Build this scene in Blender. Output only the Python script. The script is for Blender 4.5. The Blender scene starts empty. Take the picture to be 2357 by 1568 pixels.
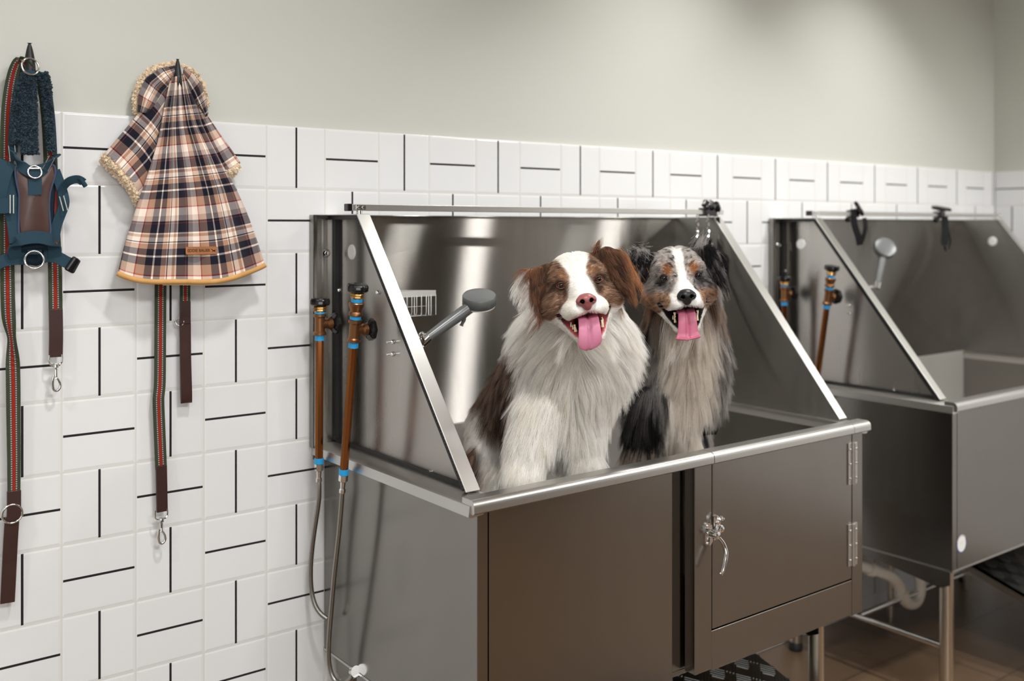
import bpy, bmesh, math, random
import numpy as np
from mathutils import Vector, Matrix
random.seed(7); RNG = np.random.default_rng(11)
PI = math.pi
sc = bpy.context.scene
COL = sc.collection

# ------------------------------------------------------------------ camera
F, YAW, HY = 2307.0, 0.6517, 521.2
CAM = np.array([-.5175, -2.2158, 1.4612])
cd = bpy.data.cameras.new('camera'); cam = bpy.data.objects.new('camera', cd); COL.objects.link(cam)
cam.location = CAM; cam.rotation_euler = (PI/2, 0, -YAW)
cd.sensor_width = 36.0; cd.lens = F/2357*36; cd.shift_y = (HY-784)/2357
cd.dof.use_dof = True; cd.dof.focus_distance = 2.12; cd.dof.aperture_fstop = 2.2
cd.clip_start = .05
sc.camera = cam

# ------------------------------------------------------------------ world, exposure, lights
w = bpy.data.worlds.new('world'); sc.world = w; w.use_nodes = True
w.node_tree.nodes['Background'].inputs[0].default_value = (.9, .95, 1, 1)
w.node_tree.nodes['Background'].inputs[1].default_value = .3
sc.view_settings.view_transform = 'Standard'; sc.view_settings.look = 'None'
sc.view_settings.gamma = 1.0; sc.view_settings.use_curve_mapping = False
sc.view_settings.exposure = 0.17
sc.cycles.max_bounces = 8; sc.cycles.diffuse_bounces = 4; sc.cycles.glossy_bounces = 5
sc.cycles.sample_clamp_indirect = 4.0
sc.cycles.use_denoising = True; sc.cycles.use_adaptive_sampling = True; sc.cycles.adaptive_threshold = .04

def area(name, loc, size, power, col=(1, .97, .92), rot=(0, 0, 0), shape='DISK', sy=None, spread=PI):
    l = bpy.data.lights.new(name, 'AREA'); l.energy = power; l.color = col; l.shape = shape; l.size = size; l.spread = spread
    if sy: l.size_y = sy
    o = bpy.data.objects.new(name, l); COL.objects.link(o); o.location = loc; o.rotation_euler = rot
    return o
CEIL = 2.9
# recessed ceiling spots and the two ceiling panels of the room
for x, y, p, sp in [(-1.3, -1.0, 9, 125), (.30, -1.1, 11, 125), (1.75, -.55, 7, 95), (2.75, -.55, 7, 95), (3.06, -2.45, 34, 150), (3.60, -1.7, 19, 150), (1.2, -3.2, 16, 150)]:
    area('ceiling_spot', (x, y, CEIL-.03), .17, p, (1, .985, .96), spread=math.radians(sp))
area('ceiling_panel', (.5, -3.1, CEIL-.03), 1.2, 54, (1, .99, .98), shape='RECTANGLE', sy=.6)
area('ceiling_panel', (-1.0, -2.6, CEIL-.03), 1.2, 14, (1, .99, .98), shape='RECTANGLE', sy=.6)
# added fill lamp behind the camera to brighten the dogs' chests, no known window
area('fill_light', (-1.0, -4.24, 1.55), 1.3, 27, (.97, .985, 1), rot=(-PI/2, 0, PI), shape='RECTANGLE', sy=1.5)

# ------------------------------------------------------------------ helpers
def fwv(): return np.array([math.sin(YAW), math.cos(YAW), 0])
def rtv(): return np.array([math.cos(YAW), -math.sin(YAW), 0])
UP = np.array([0, 0, 1.0])
def at(px, py, x=None, y=None, z=None, d=None):
    """where the sight line of a measured image point meets a plane of the room (used only to measure the place)"""
    v = fwv()*F + rtv()*(px-1178.5) - UP*(py-HY)
    if d is not None: return CAM + v/F*d
    for i, q in enumerate((x, y, z)):
        if q is not None: return CAM + (q-CAM[i])/v[i]*v

def V(p): return Vector([float(c) for c in p])
def empty(name, loc):
    o = bpy.data.objects.new(name, None); COL.objects.link(o); o.location = V(loc); o.empty_display_size = .05
    return o
def tag(o, label=None, cat=None, group=None, kind=None):
    if label: o['label'] = label
    if cat: o['category'] = cat
    if group: o['group'] = group
    if kind: o['kind'] = kind
    return o
def kids(o): return [c for c in COL.objects if c.parent == o]
def copy_tree(o, parent=None):
    c = o.copy(); COL.objects.link(c)
    if parent: c.parent = parent
    for ch in kids(o): copy_tree(ch, c)
    return c
def world_loc(o):
    v = Vector((0, 0, 0))
    while o: v = v + o.location; o = o.parent
    return v

def frame(d):
    d = V(d).normalized(); a = Vector((0, 0, 1)) if abs(d.z) < .9 else Vector((1, 0, 0))
    u = d.cross(a).normalized(); return u, d.cross(u).normalized(), d

class MB:
    """collects shapes in room coordinates; build() links them as one mesh object"""
    def __init__(s): s.v = []; s.f = []; s.uv = {}
    def add(s, vs, fs):
        n = len(s.v); s.v += [V(p) for p in vs]; s.f += [tuple(i+n for i in f) for f in fs]; return n
    def box(s, a, b):
        x0, y0, z0 = [min(p, q) for p, q in zip(a, b)]; x1, y1, z1 = [max(p, q) for p, q in zip(a, b)]
        s.add([(x0,y0,z0),(x1,y0,z0),(x1,y1,z0),(x0,y1,z0),(x0,y0,z1),(x1,y0,z1),(x1,y1,z1),(x0,y1,z1)],
              [(0,3,2,1),(4,5,6,7),(0,1,5,4),(1,2,6,5),(2,3,7,6),(3,0,4,7)]); return s
    def bar(s, p, q, w, h, up=(0, 0, 1)):
        p, q = V(p), V(q); d = (q-p).normalized(); u = V(up); a = d.cross(u).normalized(); b = a.cross(d).normalized()
        vs = []
        for c in (p, q):
            for i, j in ((-1,-1),(1,-1),(1,1),(-1,1)): vs.append(c + a*(w/2*i) + b*(h/2*j))
        s.add(vs, [(0,3,2,1),(4,5,6,7),(0,1,5,4),(1,2,6,5),(2,3,7,6),(3,0,4,7)]); return s
    def prism(s, poly, ext):
        """poly: 3D points of a flat outline, ext: extrusion vector"""
        n = len(poly); e = V(ext); P = [V(p) for p in poly]
        s.add(P + [p+e for p in P], [tuple(range(n))[::-1], tuple(range(n, 2*n))] + [(i, (i+1) % n, n+(i+1) % n, n+i) for i in range(n)]); return s
    def lathe(s, prof, base, axis, n=24, lobes=0, depth=0.0):
        """prof: (radius, height) pairs along axis from base"""
        u, v, d = frame(axis); base = V(base); vs = []; fs = []
        for r, h in prof:
            for k in range(n):
                a = 2*PI*k/n; rr = r*(1+depth*math.cos(lobes*a)) if lobes else r
                vs.append(base + d*h + (u*math.cos(a)+v*math.sin(a))*max(rr, 1e-5))
        for i in range(len(prof)-1):
            for k in range(n):
                fs.append((i*n+k, i*n+(k+1) % n, (i+1)*n+(k+1) % n, (i+1)*n+k))
        fs.append(tuple(range(n))[::-1]); fs.append(tuple((len(prof)-1)*n+k for k in range(n)))
        s.add(vs, fs); return s
    def cyl(s, p, q, r, n=16, r2=None):
        p, q = V(p), V(q); L = (q-p).length
        return s.lathe([(r, 0), (r if r2 is None else r2, L)], p, q-p, n)
    def tube(s, pts, r, n=10, closed=False, smooth=0):
        P = [V(p) for p in pts]
        for _ in range(smooth): P = catmull(P, closed)
        m = len(P); R = r if hasattr(r, '__len__') else [r]*m
        if len(R) != m: R = [R[min(int(i/(m-1)*(len(R)-1)), len(R)-2)]*(1-(i/(m-1)*(len(R)-1)) % 1)+R[min(int(i/(m-1)*(len(R)-1))+1, len(R)-1)]*((i/(m-1)*(len(R)-1)) % 1) for i in range(m)]
        vs = []; fs = []; u = None
        for i in range(m):
            t = (P[(i+1) % m] - P[i-1]) if closed or 0 < i < m-1 else (P[1]-P[0] if i == 0 else P[-1]-P[-2])
            t.normalize()
            if u is None: u, v, _ = frame(t)
            else:
                u = (u - t*u.dot(t)).normalized()
            v = t.cross(u)
            for k in range(n): a = 2*PI*k/n; vs.append(P[i] + (u*math.cos(a)+v*math.sin(a))*R[i])
        for i in range(m if closed else m-1):
            for k in range(n): j = (i+1) % m; fs.append((i*n+k, i*n+(k+1) % n, j*n+(k+1) % n, j*n+k))
        if not closed: fs.append(tuple(range(n))[::-1]); fs.append(tuple((m-1)*n+k for k in range(n)))
        s.add(vs, fs); return s
    def ribbon(s, pts, wid, th, side=None, smooth=2, normal=(0, -1, 0), uvlen=None):
        """a strap: centre line pts, width, thickness; its flat face looks along normal (or its width runs along side[i])"""
        P = [V(p) for p in pts]; m0 = len(P)
        S = [V(q) for q in side] if side is not None else None
        for _ in range(smooth):
            P = catmull(P)
            if S: S = catmull(S)
        m = len(P); W = wid if hasattr(wid, '__len__') else [wid, wid]
        def wat(t):
            t *= len(W)-1; i = min(int(t), len(W)-2); return W[i]*(1-t+i)+W[i+1]*(t-i)
        vs = []; fs = []; L = 0; uv = []
        for i in range(m):
            t = (P[min(i+1, m-1)]-P[max(i-1, 0)]).normalized()
            if i: L += (P[i]-P[i-1]).length
            if S: a = (S[i]-t*S[i].dot(t)).normalized()
            else: a = t.cross(V(normal)).normalized()
            b = a.cross(t).normalized(); w_ = wat(i/(m-1))/2
            for k, (q, h) in enumerate(((-1,-1),(1,-1),(1,1),(-1,1))): vs.append(P[i]+a*(w_*q)+b*(th/2*h))
            uv.append(L)
        n0 = len(s.v)
        for i in range(m-1):
            for k in range(4): fs.append((i*4+k, i*4+(k+1) % 4, i*4+4+(k+1) % 4, i*4+4+k))
        fs.append((3,2,1,0)); fs.append(tuple((m-1)*4+k for k in range(4)))
        s.add(vs, fs)
        for i in range(m):
            for k, q in enumerate((0, 1, 1, 0)): s.uv[n0+i*4+k] = (q, uv[i])
        return s
    def grid(s, rows, closed_u=False):
        n = len(rows[0]); vs = [p for r in rows for p in r]; fs = []
        for i in range(len(rows)-1):
            for k in range(n if closed_u else n-1): fs.append((i*n+k, i*n+(k+1) % n, (i+1)*n+(k+1) % n, (i+1)*n+k))
        s.add(vs, fs); return s
    def build(s, name, mat, parent=None, smooth=False, bevel=0, seg=2, solid=0, subsurf=0, autos=True):
        me = bpy.data.meshes.new(name); off = world_loc(parent) if parent else Vector((0, 0, 0))
        me.from_pydata([v-off for v in s.v], [], s.f); me.validate(); me.update()
        if s.uv:
            l = me.uv_layers.new(name='UVMap')
            for lp in me.loops: l.data[lp.index].uv = s.uv.get(lp.vertex_index, (0, 0))
        bm = bmesh.new(); bm.from_mesh(me); bmesh.ops.recalc_face_normals(bm, faces=bm.faces); bm.to_mesh(me); bm.free()
        o = bpy.data.objects.new(name, me); COL.objects.link(o)
        for m in (mat if isinstance(mat, (list, tuple)) else [mat]): me.materials.append(m)
        if parent: o.parent = parent
        if smooth:
            me.shade_smooth()
            if autos: me.set_sharp_from_angle(angle=math.radians(42))
        if solid: m = o.modifiers.new('solid', 'SOLIDIFY'); m.thickness = solid; m.offset = 0
        if subsurf: m = o.modifiers.new('sub', 'SUBSURF'); m.levels = subsurf; m.render_levels = subsurf
        if bevel:
            m = o.modifiers.new('bevel', 'BEVEL'); m.width = bevel; m.segments = seg; m.limit_method = 'ANGLE'; m.angle_limit = math.radians(35)
            me.shade_smooth(); m.harden_normals = True
        return o
def catmull(P, closed=False):
    out = []; n = len(P)
    for i in range(n if closed else n-1):
        a, b, c, d = (P[i-1], P[i], P[(i+1) % n], P[(i+2) % n]) if closed else (P[max(i-1, 0)], P[i], P[i+1], P[min(i+2, n-1)])
        out.append(b.copy()); out.append((b*9+c*9-a-d)/16)
    if not closed: out.append(P[-1].copy())
    return out

# ------------------------------------------------------------------ materials
def mat(name, col=(.8, .8, .8), rough=.5, metal=0, **kw):
    m = bpy.data.materials.new(name); m.use_nodes = True; b = m.node_tree.nodes['Principled BSDF']
    b.inputs['Base Color'].default_value = (*col, 1); b.inputs['Roughness'].default_value = rough; b.inputs['Metallic'].default_value = metal
    for k, v in kw.items(): b.inputs[k.replace('_', ' ')].default_value = v
    return m
class NT:
    def __init__(s, m): s.m = m; s.t = m.node_tree; s.b = s.t.nodes['Principled BSDF']
    def n(s, typ, **kw):
        o = s.t.nodes.new(typ)
        for k, v in kw.items(): setattr(o, k, v)
        return o
    def l(s, a, b): s.t.links.new(a, b)
    def math(s, op, a, b=0.0, c=None):
        o = s.n('ShaderNodeMath', operation=op)
        for i, q in enumerate((a, b) if c is None else (a, b, c)):
            if isinstance(q, (int, float)): o.inputs[i].default_value = q
            else: s.l(q, o.inputs[i])
        return o.outputs[0]
    def mix(s, fac, a, b):
        o = s.n('ShaderNodeMix', data_type='RGBA')
        for i, q in ((0, fac), (6, a), (7, b)):
            if isinstance(q, (int, float)): o.inputs[i].default_value = q
            elif isinstance(q, tuple): o.inputs[i].default_value = (*q[:3], 1)
            else: s.l(q, o.inputs[i])
        return o.outputs[2]
    def obj(s):
        return s.n('ShaderNodeTexCoord').outputs['Object']
    def noise(s, vec, scale, detail=3, rough=.5, vscale=None):
        if vscale:
            mp = s.n('ShaderNodeMapping'); mp.inputs['Scale'].default_value = vscale; s.l(vec, mp.inputs[0]); vec = mp.outputs[0]
        o = s.n('ShaderNodeTexNoise'); s.l(vec, o.inputs[0]); o.inputs['Scale'].default_value = scale; o.inputs['Detail'].default_value = detail; o.inputs['Roughness'].default_value = rough
        return o.outputs[0]
    def ramp(s, fac, stops, interp='LINEAR'):
        o = s.n('ShaderNodeValToRGB'); s.l(fac, o.inputs[0]); r = o.color_ramp; r.interpolation = interp
        while len(r.elements) > 1: r.elements.remove(r.elements[-1])
        r.elements[0].position = stops[0][0]; r.elements[0].color = (*stops[0][1], 1)
        for p, c in stops[1:]: e = r.elements.new(p); e.color = (*c, 1)
        return o.outputs[0]
    def bump(s, h, strength=.3, dist=.001):
        o = s.n('ShaderNodeBump'); s.l(h, o.inputs['Height']); o.inputs['Strength'].default_value = strength; o.inputs['Distance'].default_value = dist
        s.l(o.outputs[0], s.b.inputs['Normal']); return o
def srgb(r, g, b):
    return tuple((c/255/12.92 if c/255 <= .04045 else ((c/255+.055)/1.055)**2.4) for c in (r, g, b))

TS, TZ = .15, 1.70     # size of one tile square, height of the tile edge
def tile_mat(name, axis, off=0.0, parity=0, scale=TS, face=srgb(234, 235, 236)):
    m = mat(name, face, .18); t = NT(m); sp = t.n('ShaderNodeSeparateXYZ'); t.l(t.n('ShaderNodeNewGeometry').outputs['Position'], sp.inputs[0])
    h = t.math('DIVIDE', t.math('SUBTRACT', sp.outputs[axis], off), scale); v = t.math('DIVIDE', t.math('SUBTRACT', TZ, sp.outputs[2]), scale)
    fx, fy = t.math('FRACT', h), t.math('FRACT', v); ix, iy = t.math('FLOOR', h), t.math('FLOOR', v)
    par = t.math('FLOORED_MODULO', t.math('ADD', t.math('ADD', ix, iy), parity), 2.0)
    ax, ay = t.math('ABSOLUTE', t.math('SUBTRACT', fx, .5)), t.math('ABSOLUTE', t.math('SUBTRACT', fy, .5))
    W, E = .0165, .482
    hl = t.math('MULTIPLY', t.math('LESS_THAN', ay, W), t.math('LESS_THAN', ax, E))
    vl = t.math('MULTIPLY', t.math('LESS_THAN', ax, W), t.math('LESS_THAN', ay, E))
    par = t.math('GREATER_THAN', par, .5)
    black = t.math('ADD', t.math('MULTIPLY', hl, t.math('SUBTRACT', 1.0, par)), t.math('MULTIPLY', vl, par))
    gm = t.math('MAXIMUM', ax, ay); gr = t.math('GREATER_THAN', gm, .489)
    # each square takes its own slightly different tone
    wn = t.n('ShaderNodeTexWhiteNoise', noise_dimensions='2D'); cv = t.n('ShaderNodeCombineXYZ'); t.l(ix, cv.inputs[0]); t.l(iy, cv.inputs[1]); t.l(cv.outputs[0], wn.inputs[0])
    fc = t.mix(wn.outputs[0], tuple(c*.965 for c in face), face)
    c = t.mix(gr, fc, srgb(218, 216, 211)); c = t.mix(black, c, (.008, .007, .008)); t.l(c, t.b.inputs['Base Color'])
    t.l(t.mix(t.math('MAXIMUM', gr, black), (.16,)*3, (.8,)*3), t.b.inputs['Roughness'])
    # pillowed tile edge
    e = t.n('ShaderNodeMapRange', interpolation_type='SMOOTHSTEP'); t.l(gm, e.inputs[0]); e.inputs[1].default_value = .455; e.inputs[2].default_value = .492; e.inputs[3].default_value = 1; e.inputs[4].default_value = 0
    hh = t.math('SUBTRACT', e.outputs[0], t.math('MULTIPLY', black, .35)); t.bump(hh, .6, .0012)
    return m
M = {}
M['tile_back'] = tile_mat('tile_back', 0)
M['tile_side'] = tile_mat('tile_side', 1, .0, 1)
def paint(name, c, rough=.42):
    m = mat(name, c, rough); t = NT(m); n = t.noise(t.obj(), 260, 2); t.bump(n, .12, .0006); n2 = t.noise(t.obj(), 1.6, 3)
    t.l(t.mix(n2, tuple(q*.96 for q in c), c), t.b.inputs['Base Color']); return m
M['paint'] = paint('sage_paint', srgb(206, 207, 200), .36)
M['paint_dark'] = paint('room_paint', srgb(66, 57, 48), .6)
M['ceiling'] = paint('ceiling_paint', srgb(215, 212, 205), .8)
def floor_mat():
    m = mat('floor_tile', srgb(120, 98, 76), .35); t = NT(m); b = t.n('ShaderNodeTexBrick'); mp = t.n('ShaderNodeMapping'); mp.inputs['Rotation'].default_value = (0, 0, 0)
    t.l(t.n('ShaderNodeNewGeometry').outputs['Position'], mp.inputs[0]); t.l(mp.outputs[0], b.inputs[0]); b.offset = 0
    b.inputs['Scale'].default_value = 1; b.inputs['Brick Width'].default_value = .3; b.inputs['Row Height'].default_value = .3; b.inputs['Mortar Size'].default_value = .003
    b.inputs['Color1'].default_value = (*srgb(108, 86, 66), 1); b.inputs['Color2'].default_value = (*srgb(100, 80, 61), 1); b.inputs['Mortar'].default_value = (*srgb(70, 55, 42), 1)
    n = t.noise(t.obj(), 9, 5); c = t.mix(t.math('MULTIPLY', n, .3), b.outputs[0], srgb(96, 78, 60)); t.l(c, t.b.inputs['Base Color']); return m
M['floor'] = floor_mat()
def steel(name, base=.56, up=.30, side=.05, tint=(1, .955, .895), streak=.5):
    """brushed sheet: the brushing runs level, so highlights smear up and down (up) far more than sideways (side)"""
    m = mat(name, tuple(base*c for c in tint), .3, 1); t = NT(m)
    ge = t.n('ShaderNodeNewGeometry'); g = ge.outputs['Position']
    cr = t.n('ShaderNodeVectorMath', operation='CROSS_PRODUCT'); t.l(ge.outputs['True Normal'], cr.inputs[0]); cr.inputs[1].default_value = (0, .02, 1)
    gl = t.n('ShaderNodeBsdfAnisotropic'); gl.distribution = 'GGX'; al = math.sqrt(up*side); an = 1-math.sqrt(side/up)
    gl.inputs['Anisotropy'].default_value = an; gl.inputs['Rotation'].default_value = ANROT; t.l(cr.outputs[0], gl.inputs['Tangent'])
    n = t.noise(g, 3.0, 4); n2 = t.noise(g, 1, 5, vscale=(40, 40, 3)); n3 = t.noise(g, 1, 2, vscale=(4, 4, 1100))
    c = t.mix(t.math('MULTIPLY', n, streak), tuple(base*q for q in tint), tuple(base*.8*q for q in tint))
    t.l(c, gl.inputs['Color']); r0 = math.sqrt(al)
    r = t.math('ADD', t.math('MULTIPLY', t.math('SUBTRACT', n2, .5), .06), r0); r = t.math('ADD', r, t.math('MULTIPLY', t.math('SUBTRACT', n, .5), .08)); t.l(r, gl.inputs['Roughness'])
    bp = t.bump(n3, .05, .0002); t.l(bp.outputs[0], gl.inputs['Normal'])
    t.l(gl.outputs[0], [q for q in t.t.nodes if q.type == 'OUTPUT_MATERIAL'][0].inputs[0])
    return m
ANROT = 0.0
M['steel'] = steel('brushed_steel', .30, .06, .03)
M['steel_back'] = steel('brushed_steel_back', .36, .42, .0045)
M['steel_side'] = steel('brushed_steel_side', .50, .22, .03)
M['steel_bright'] = mat('polished_steel_edge', (.60, .59, .57), .33, 1)
M['steel_satin'] = mat('satin_steel', (.46, .44, .41), .55, .6)
M['chrome'] = mat('chrome', (.8, .8, .8), .08, 1)
M['steel_leg'] = mat('tube_steel', (.6, .54, .46), .3, 1)
M['black_plastic'] = mat('black_plastic', (.006, .006, .007), .16)
M['black_rubber'] = mat('black_rubber', (.01, .01, .01), .5)
M['dark_metal'] = mat('hook_metal', srgb(42, 44, 46), .38, .3)
M['copper'] = mat('copper_pipe', (.26, .095, .03), .22, 1)
M['copper2'] = mat('cast_bronze', (.27, .13, .06), .38, 1)
M['brass'] = mat('brass', (.55, .34, .12), .25, 1)
M['wire'] = mat('bright_wire', (.80, .79, .77), .35, .6)
M['tape'] = mat('blue_tape', srgb(35, 160, 225), .4)
M['white_plastic'] = mat('white_plastic', srgb(232, 232, 230), .35)
M['pvc'] = mat('grey_pvc', srgb(220, 214, 204), .4)
M['gunmetal'] = mat('gunmetal_plastic', srgb(98, 100, 100), .3, .15)
M['nylon'] = mat('black_nylon', (.006, .006, .007), .6, Specular_IOR_Level=.2)
M['sticker_blue'] = mat('sticker_blue', srgb(70, 72, 120), .4)

# ------------------------------------------------------------------ the room
XR, XL, YF = 3.843, -2.2, -4.3
def struct(name, mb, m, parent=None, label=None, **k):
    o = mb.build(name, m, parent, **k)
    if parent is None: tag(o, kind='structure')
    if label: o['label'] = label
    return o
wb = struct('wall_back', MB().box((XL, .009, 0), (XR+.1, .12, CEIL)), M['paint'], label='sage grey painted upper wall above the white tiles')
struct('tile_cladding', MB().box((XL, 0, 0), (XR, .009, TZ)), M['tile_back'], wb, label='white square tiles with short black lines', bevel=.003)
wr = struct('wall_right', MB().box((XR+.009, YF, 0), (XR+.1, .009, CEIL)), M['paint'], label='sage grey painted side wall at the far end')
struct('tile_cladding', MB().box((XR, YF, 0), (XR+.009, 0, TZ)), M['tile_side'], wr, bevel=.003)
struct('wall_left', MB().box((XL-.1, YF, 0), (XL, .12, CEIL)), M['paint'])
struct('wall_front', MB().box((XL-.1, YF-.1, 0), (XR+.1, YF, CEIL)), M['paint_dark'])
wm = MB(); wm.box((-1.70, YF, .75), (-1.63, YF+.04, 2.35)); wm.box((-.37, YF, .75), (-.30, YF+.04, 2.35)); wm.box((-1.70, YF, .75), (-.30, YF+.05, .80)); wm.box((-1.70, YF, 2.30), (-.30, YF+.04, 2.35))
struct('fill_frame', wm, mat('fill_frame_paint', srgb(225, 223, 218), .4))  # frame added around the unseen fill lamp, not a known window
struct('floor', MB().box((XL-.1, YF-.1, -.08), (XR+.1, .12, 0)), M['floor'], label='brown ceramic floor tiles')
struct('ceiling', MB().box((XL-.1, YF-.1, CEIL), (XR+.1, .12, CEIL+.08)), M['ceiling'])

# ------------------------------------------------------------------ sculpting and fur
class Field:
    """smooth union of rounded shapes, meshed by surface nets into one continuous skin"""
    def __init__(s, lo, hi, h):
        s.lo, s.h = np.array(lo, float), h
        s.n = np.ceil((np.array(hi)-s.lo)/h).astype(int)+1
        g = [s.lo[i]+h*np.arange(s.n[i]) for i in range(3)]
        s.P = np.stack(np.meshgrid(*g, indexing='ij'), -1).reshape(-1, 3).astype(np.float32); s.D = np.full(len(s.P), 9.0, np.float32)
    def near(s, c, R):
        return np.where((np.abs(s.P-np.array(c, np.float32)) < R).all(1))[0]
    def join(s, idx, d, k):
        a = s.D[idx]; h = np.clip(.5+.5*(a-d)/k, 0, 1); s.D[idx] = a*(1-h)+d*h-k*h*(1-h)
    def cut(s, idx, d, k):
        a = s.D[idx]; h = np.clip(.5-.5*(a+d)/k, 0, 1); s.D[idx] = a*(1-h)-d*h+k*h*(1-h)
    def mesh(s):
        n = s.n; D = s.D.reshape(n); I = D < 0
        c = np.zeros(n-1); cnt = np.zeros(n-1); pos = np.zeros((*(n-1), 3))
        base = np.stack(np.meshgrid(*[np.arange(k-1) for k in n], indexing='ij'), -1).astype(float)
        def sl(a, o): return a[o[0]:n[0]-1+o[0], o[1]:n[1]-1+o[1], o[2]:n[2]-1+o[2]]
        for ax in range(3):
            for o1 in (0, 1):
                for o2 in (0, 1):
                    o = [0, 0, 0]; oth = [i for i in range(3) if i != ax]; o[oth[0]] = o1; o[oth[1]] = o2; p = list(o); p[ax] = 1
                    a, b = sl(D, o), sl(D, p); m = (a < 0) != (b < 0); t = np.where(m, a/np.where(m, a-b, 1), 0)
                    q = np.array(o, float)[None, None, None]+base; q = q.copy(); q[..., ax] += t
                    pos += q*m[..., None]; cnt += m
        act = cnt > 0; vid = np.full(n-1, -1); vid[act] = np.arange(act.sum()); v = pos[act]/cnt[act][:, None]*s.h+s.lo
        F_ = []
        for ax in range(3):
            u, w_ = [i for i in range(3) if i != ax]
            a = np.take(I, range(0, n[ax]-1), ax); b = np.take(I, range(1, n[ax]), ax); e = np.argwhere(a != b)
            e = e[(e[:, u] > 0) & (e[:, w_] > 0) & (e[:, u] < n[u]-1) & (e[:, w_] < n[w_]-1)]
            q = []
            for du, dw in ((0, 0), (-1, 0), (-1, -1), (0, -1)):
                f = e.copy(); f[:, u] += du; f[:, w_] += dw; q.append(vid[f[:, 0], f[:, 1], f[:, 2]])
            q = np.stack(q, 1); F_.append(q[(q >= 0).all(1)])
        return v, np.concatenate(F_)
def capsule(P, a, b, r1, r2):
    a, b = np.array(a, np.float32), np.array(b, np.float32); ab = b-a; t = np.clip(((P-a)@ab)/max(float(ab@ab), 1e-9), 0, 1)
    return np.linalg.norm(P-a-t[:, None]*ab, axis=1)-(r1+(r2-r1)*t)
def ellip(P, c, r, ax=None):
    q = P-np.array(c, np.float32)
    if ax is not None: q = q@np.array(ax, np.float32).T
    r = np.array(r, np.float32); k0 = np.linalg.norm(q/r, axis=1); k1 = np.linalg.norm(q/(r*r), axis=1); return k0*(k0-1)/np.maximum(k1, 1e-6)
def tri(P, a, b, c, th):
    a, b, c = [np.array(q, np.float32) for q in (a, b, c)]; ba, cb, ac = b-a, c-b, a-c; nor = np.cross(ba, ac); pa, pb, pc = P-a, P-b, P-c
    dot = lambda x, y: (x*y).sum(-1)
    def seg(e, p): t = np.clip(dot(p, e)/float(e@e), 0, 1); return ((e*t[:, None]-p)**2).sum(1)
    out = (np.sign(dot(np.cross(ba, nor), pa))+np.sign(dot(np.cross(cb, nor), pb))+np.sign(dot(np.cross(ac, nor), pc))) < 2
    d = np.where(out, np.minimum(np.minimum(seg(ba, pa), seg(cb, pb)), seg(ac, pc)), dot(np.broadcast_to(nor, pa.shape), pa)**2/float(nor@nor))
    return np.sqrt(np.maximum(d, 0))-th
def mesh_obj(name, v, f, m, parent, colors=None, smooth_it=0):
    off = np.array(world_loc(parent)) if parent else np.zeros(3)
    me = bpy.data.meshes.new(name); me.from_pydata((v-off).tolist(), [], f.tolist()); me.update()
    bm = bmesh.new(); bm.from_mesh(me)
    bmesh.ops.recalc_face_normals(bm, faces=bm.faces)
    for _ in range(smooth_it): bmesh.ops.smooth_vert(bm, verts=bm.verts, factor=.5, use_axis_x=True, use_axis_y=True, use_axis_z=True)
    bm.to_mesh(me); bm.free(); me.shade_smooth(); me.materials.append(m)
    if colors is not None:
        a = me.color_attributes.new('tint', 'FLOAT_COLOR', 'POINT'); c = np.ones((len(v), 4), np.float32); c[:, :3] = colors; a.data.foreach_set('color', c.ravel())
    o = bpy.data.objects.new(name, me); COL.objects.link(o)
    if parent: o.parent = parent
    return o
def sample(o, N, dens=None):
    """points on the skin of o, in room coordinates, with their normals"""
    me = o.data; off = np.array(world_loc(o)); me.calc_loop_triangles(); T = np.zeros(len(me.loop_triangles)*3, np.int32); me.loop_triangles.foreach_get('vertices', T); T = T.reshape(-1, 3)
    v = np.zeros(len(me.vertices)*3); me.vertices.foreach_get('co', v); v = v.reshape(-1, 3)+off
    vn = np.zeros(len(me.vertices)*3); me.vertices.foreach_get('normal', vn); vn = vn.reshape(-1, 3)
    A = np.linalg.norm(np.cross(v[T[:, 1]]-v[T[:, 0]], v[T[:, 2]]-v[T[:, 0]]), axis=1)
    if dens is not None: A = A*dens(v[T].mean(1))
    i = RNG.choice(len(T), N, p=A/A.sum()); a, b = RNG.random(N), RNG.random(N); sw = a+b > 1; a[sw], b[sw] = 1-a[sw], 1-b[sw]; c = 1-a-b
    t = T[i]; p = v[t[:, 0]]*a[:, None]+v[t[:, 1]]*b[:, None]+v[t[:, 2]]*c[:, None]; n = vn[t].mean(1); return p, n/np.linalg.norm(n, axis=1)[:, None]
def unit(a): return a/np.maximum(np.linalg.norm(a, axis=1), 1e-9)[:, None]
def wob(p, s, seed=0):
    """smooth pseudo-noise in -1..1"""
    q = p*s+seed*7.31; return (np.sin(q[:, 0]*1.7+np.sin(q[:, 1]*1.3+1)*1.5)+np.sin(q[:, 1]*2.1+np.sin(q[:, 2]*1.9+2)*1.3)+np.sin(q[:, 2]*1.5+np.sin(q[:, 0]*2.3+3)*1.7))/3
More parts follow.
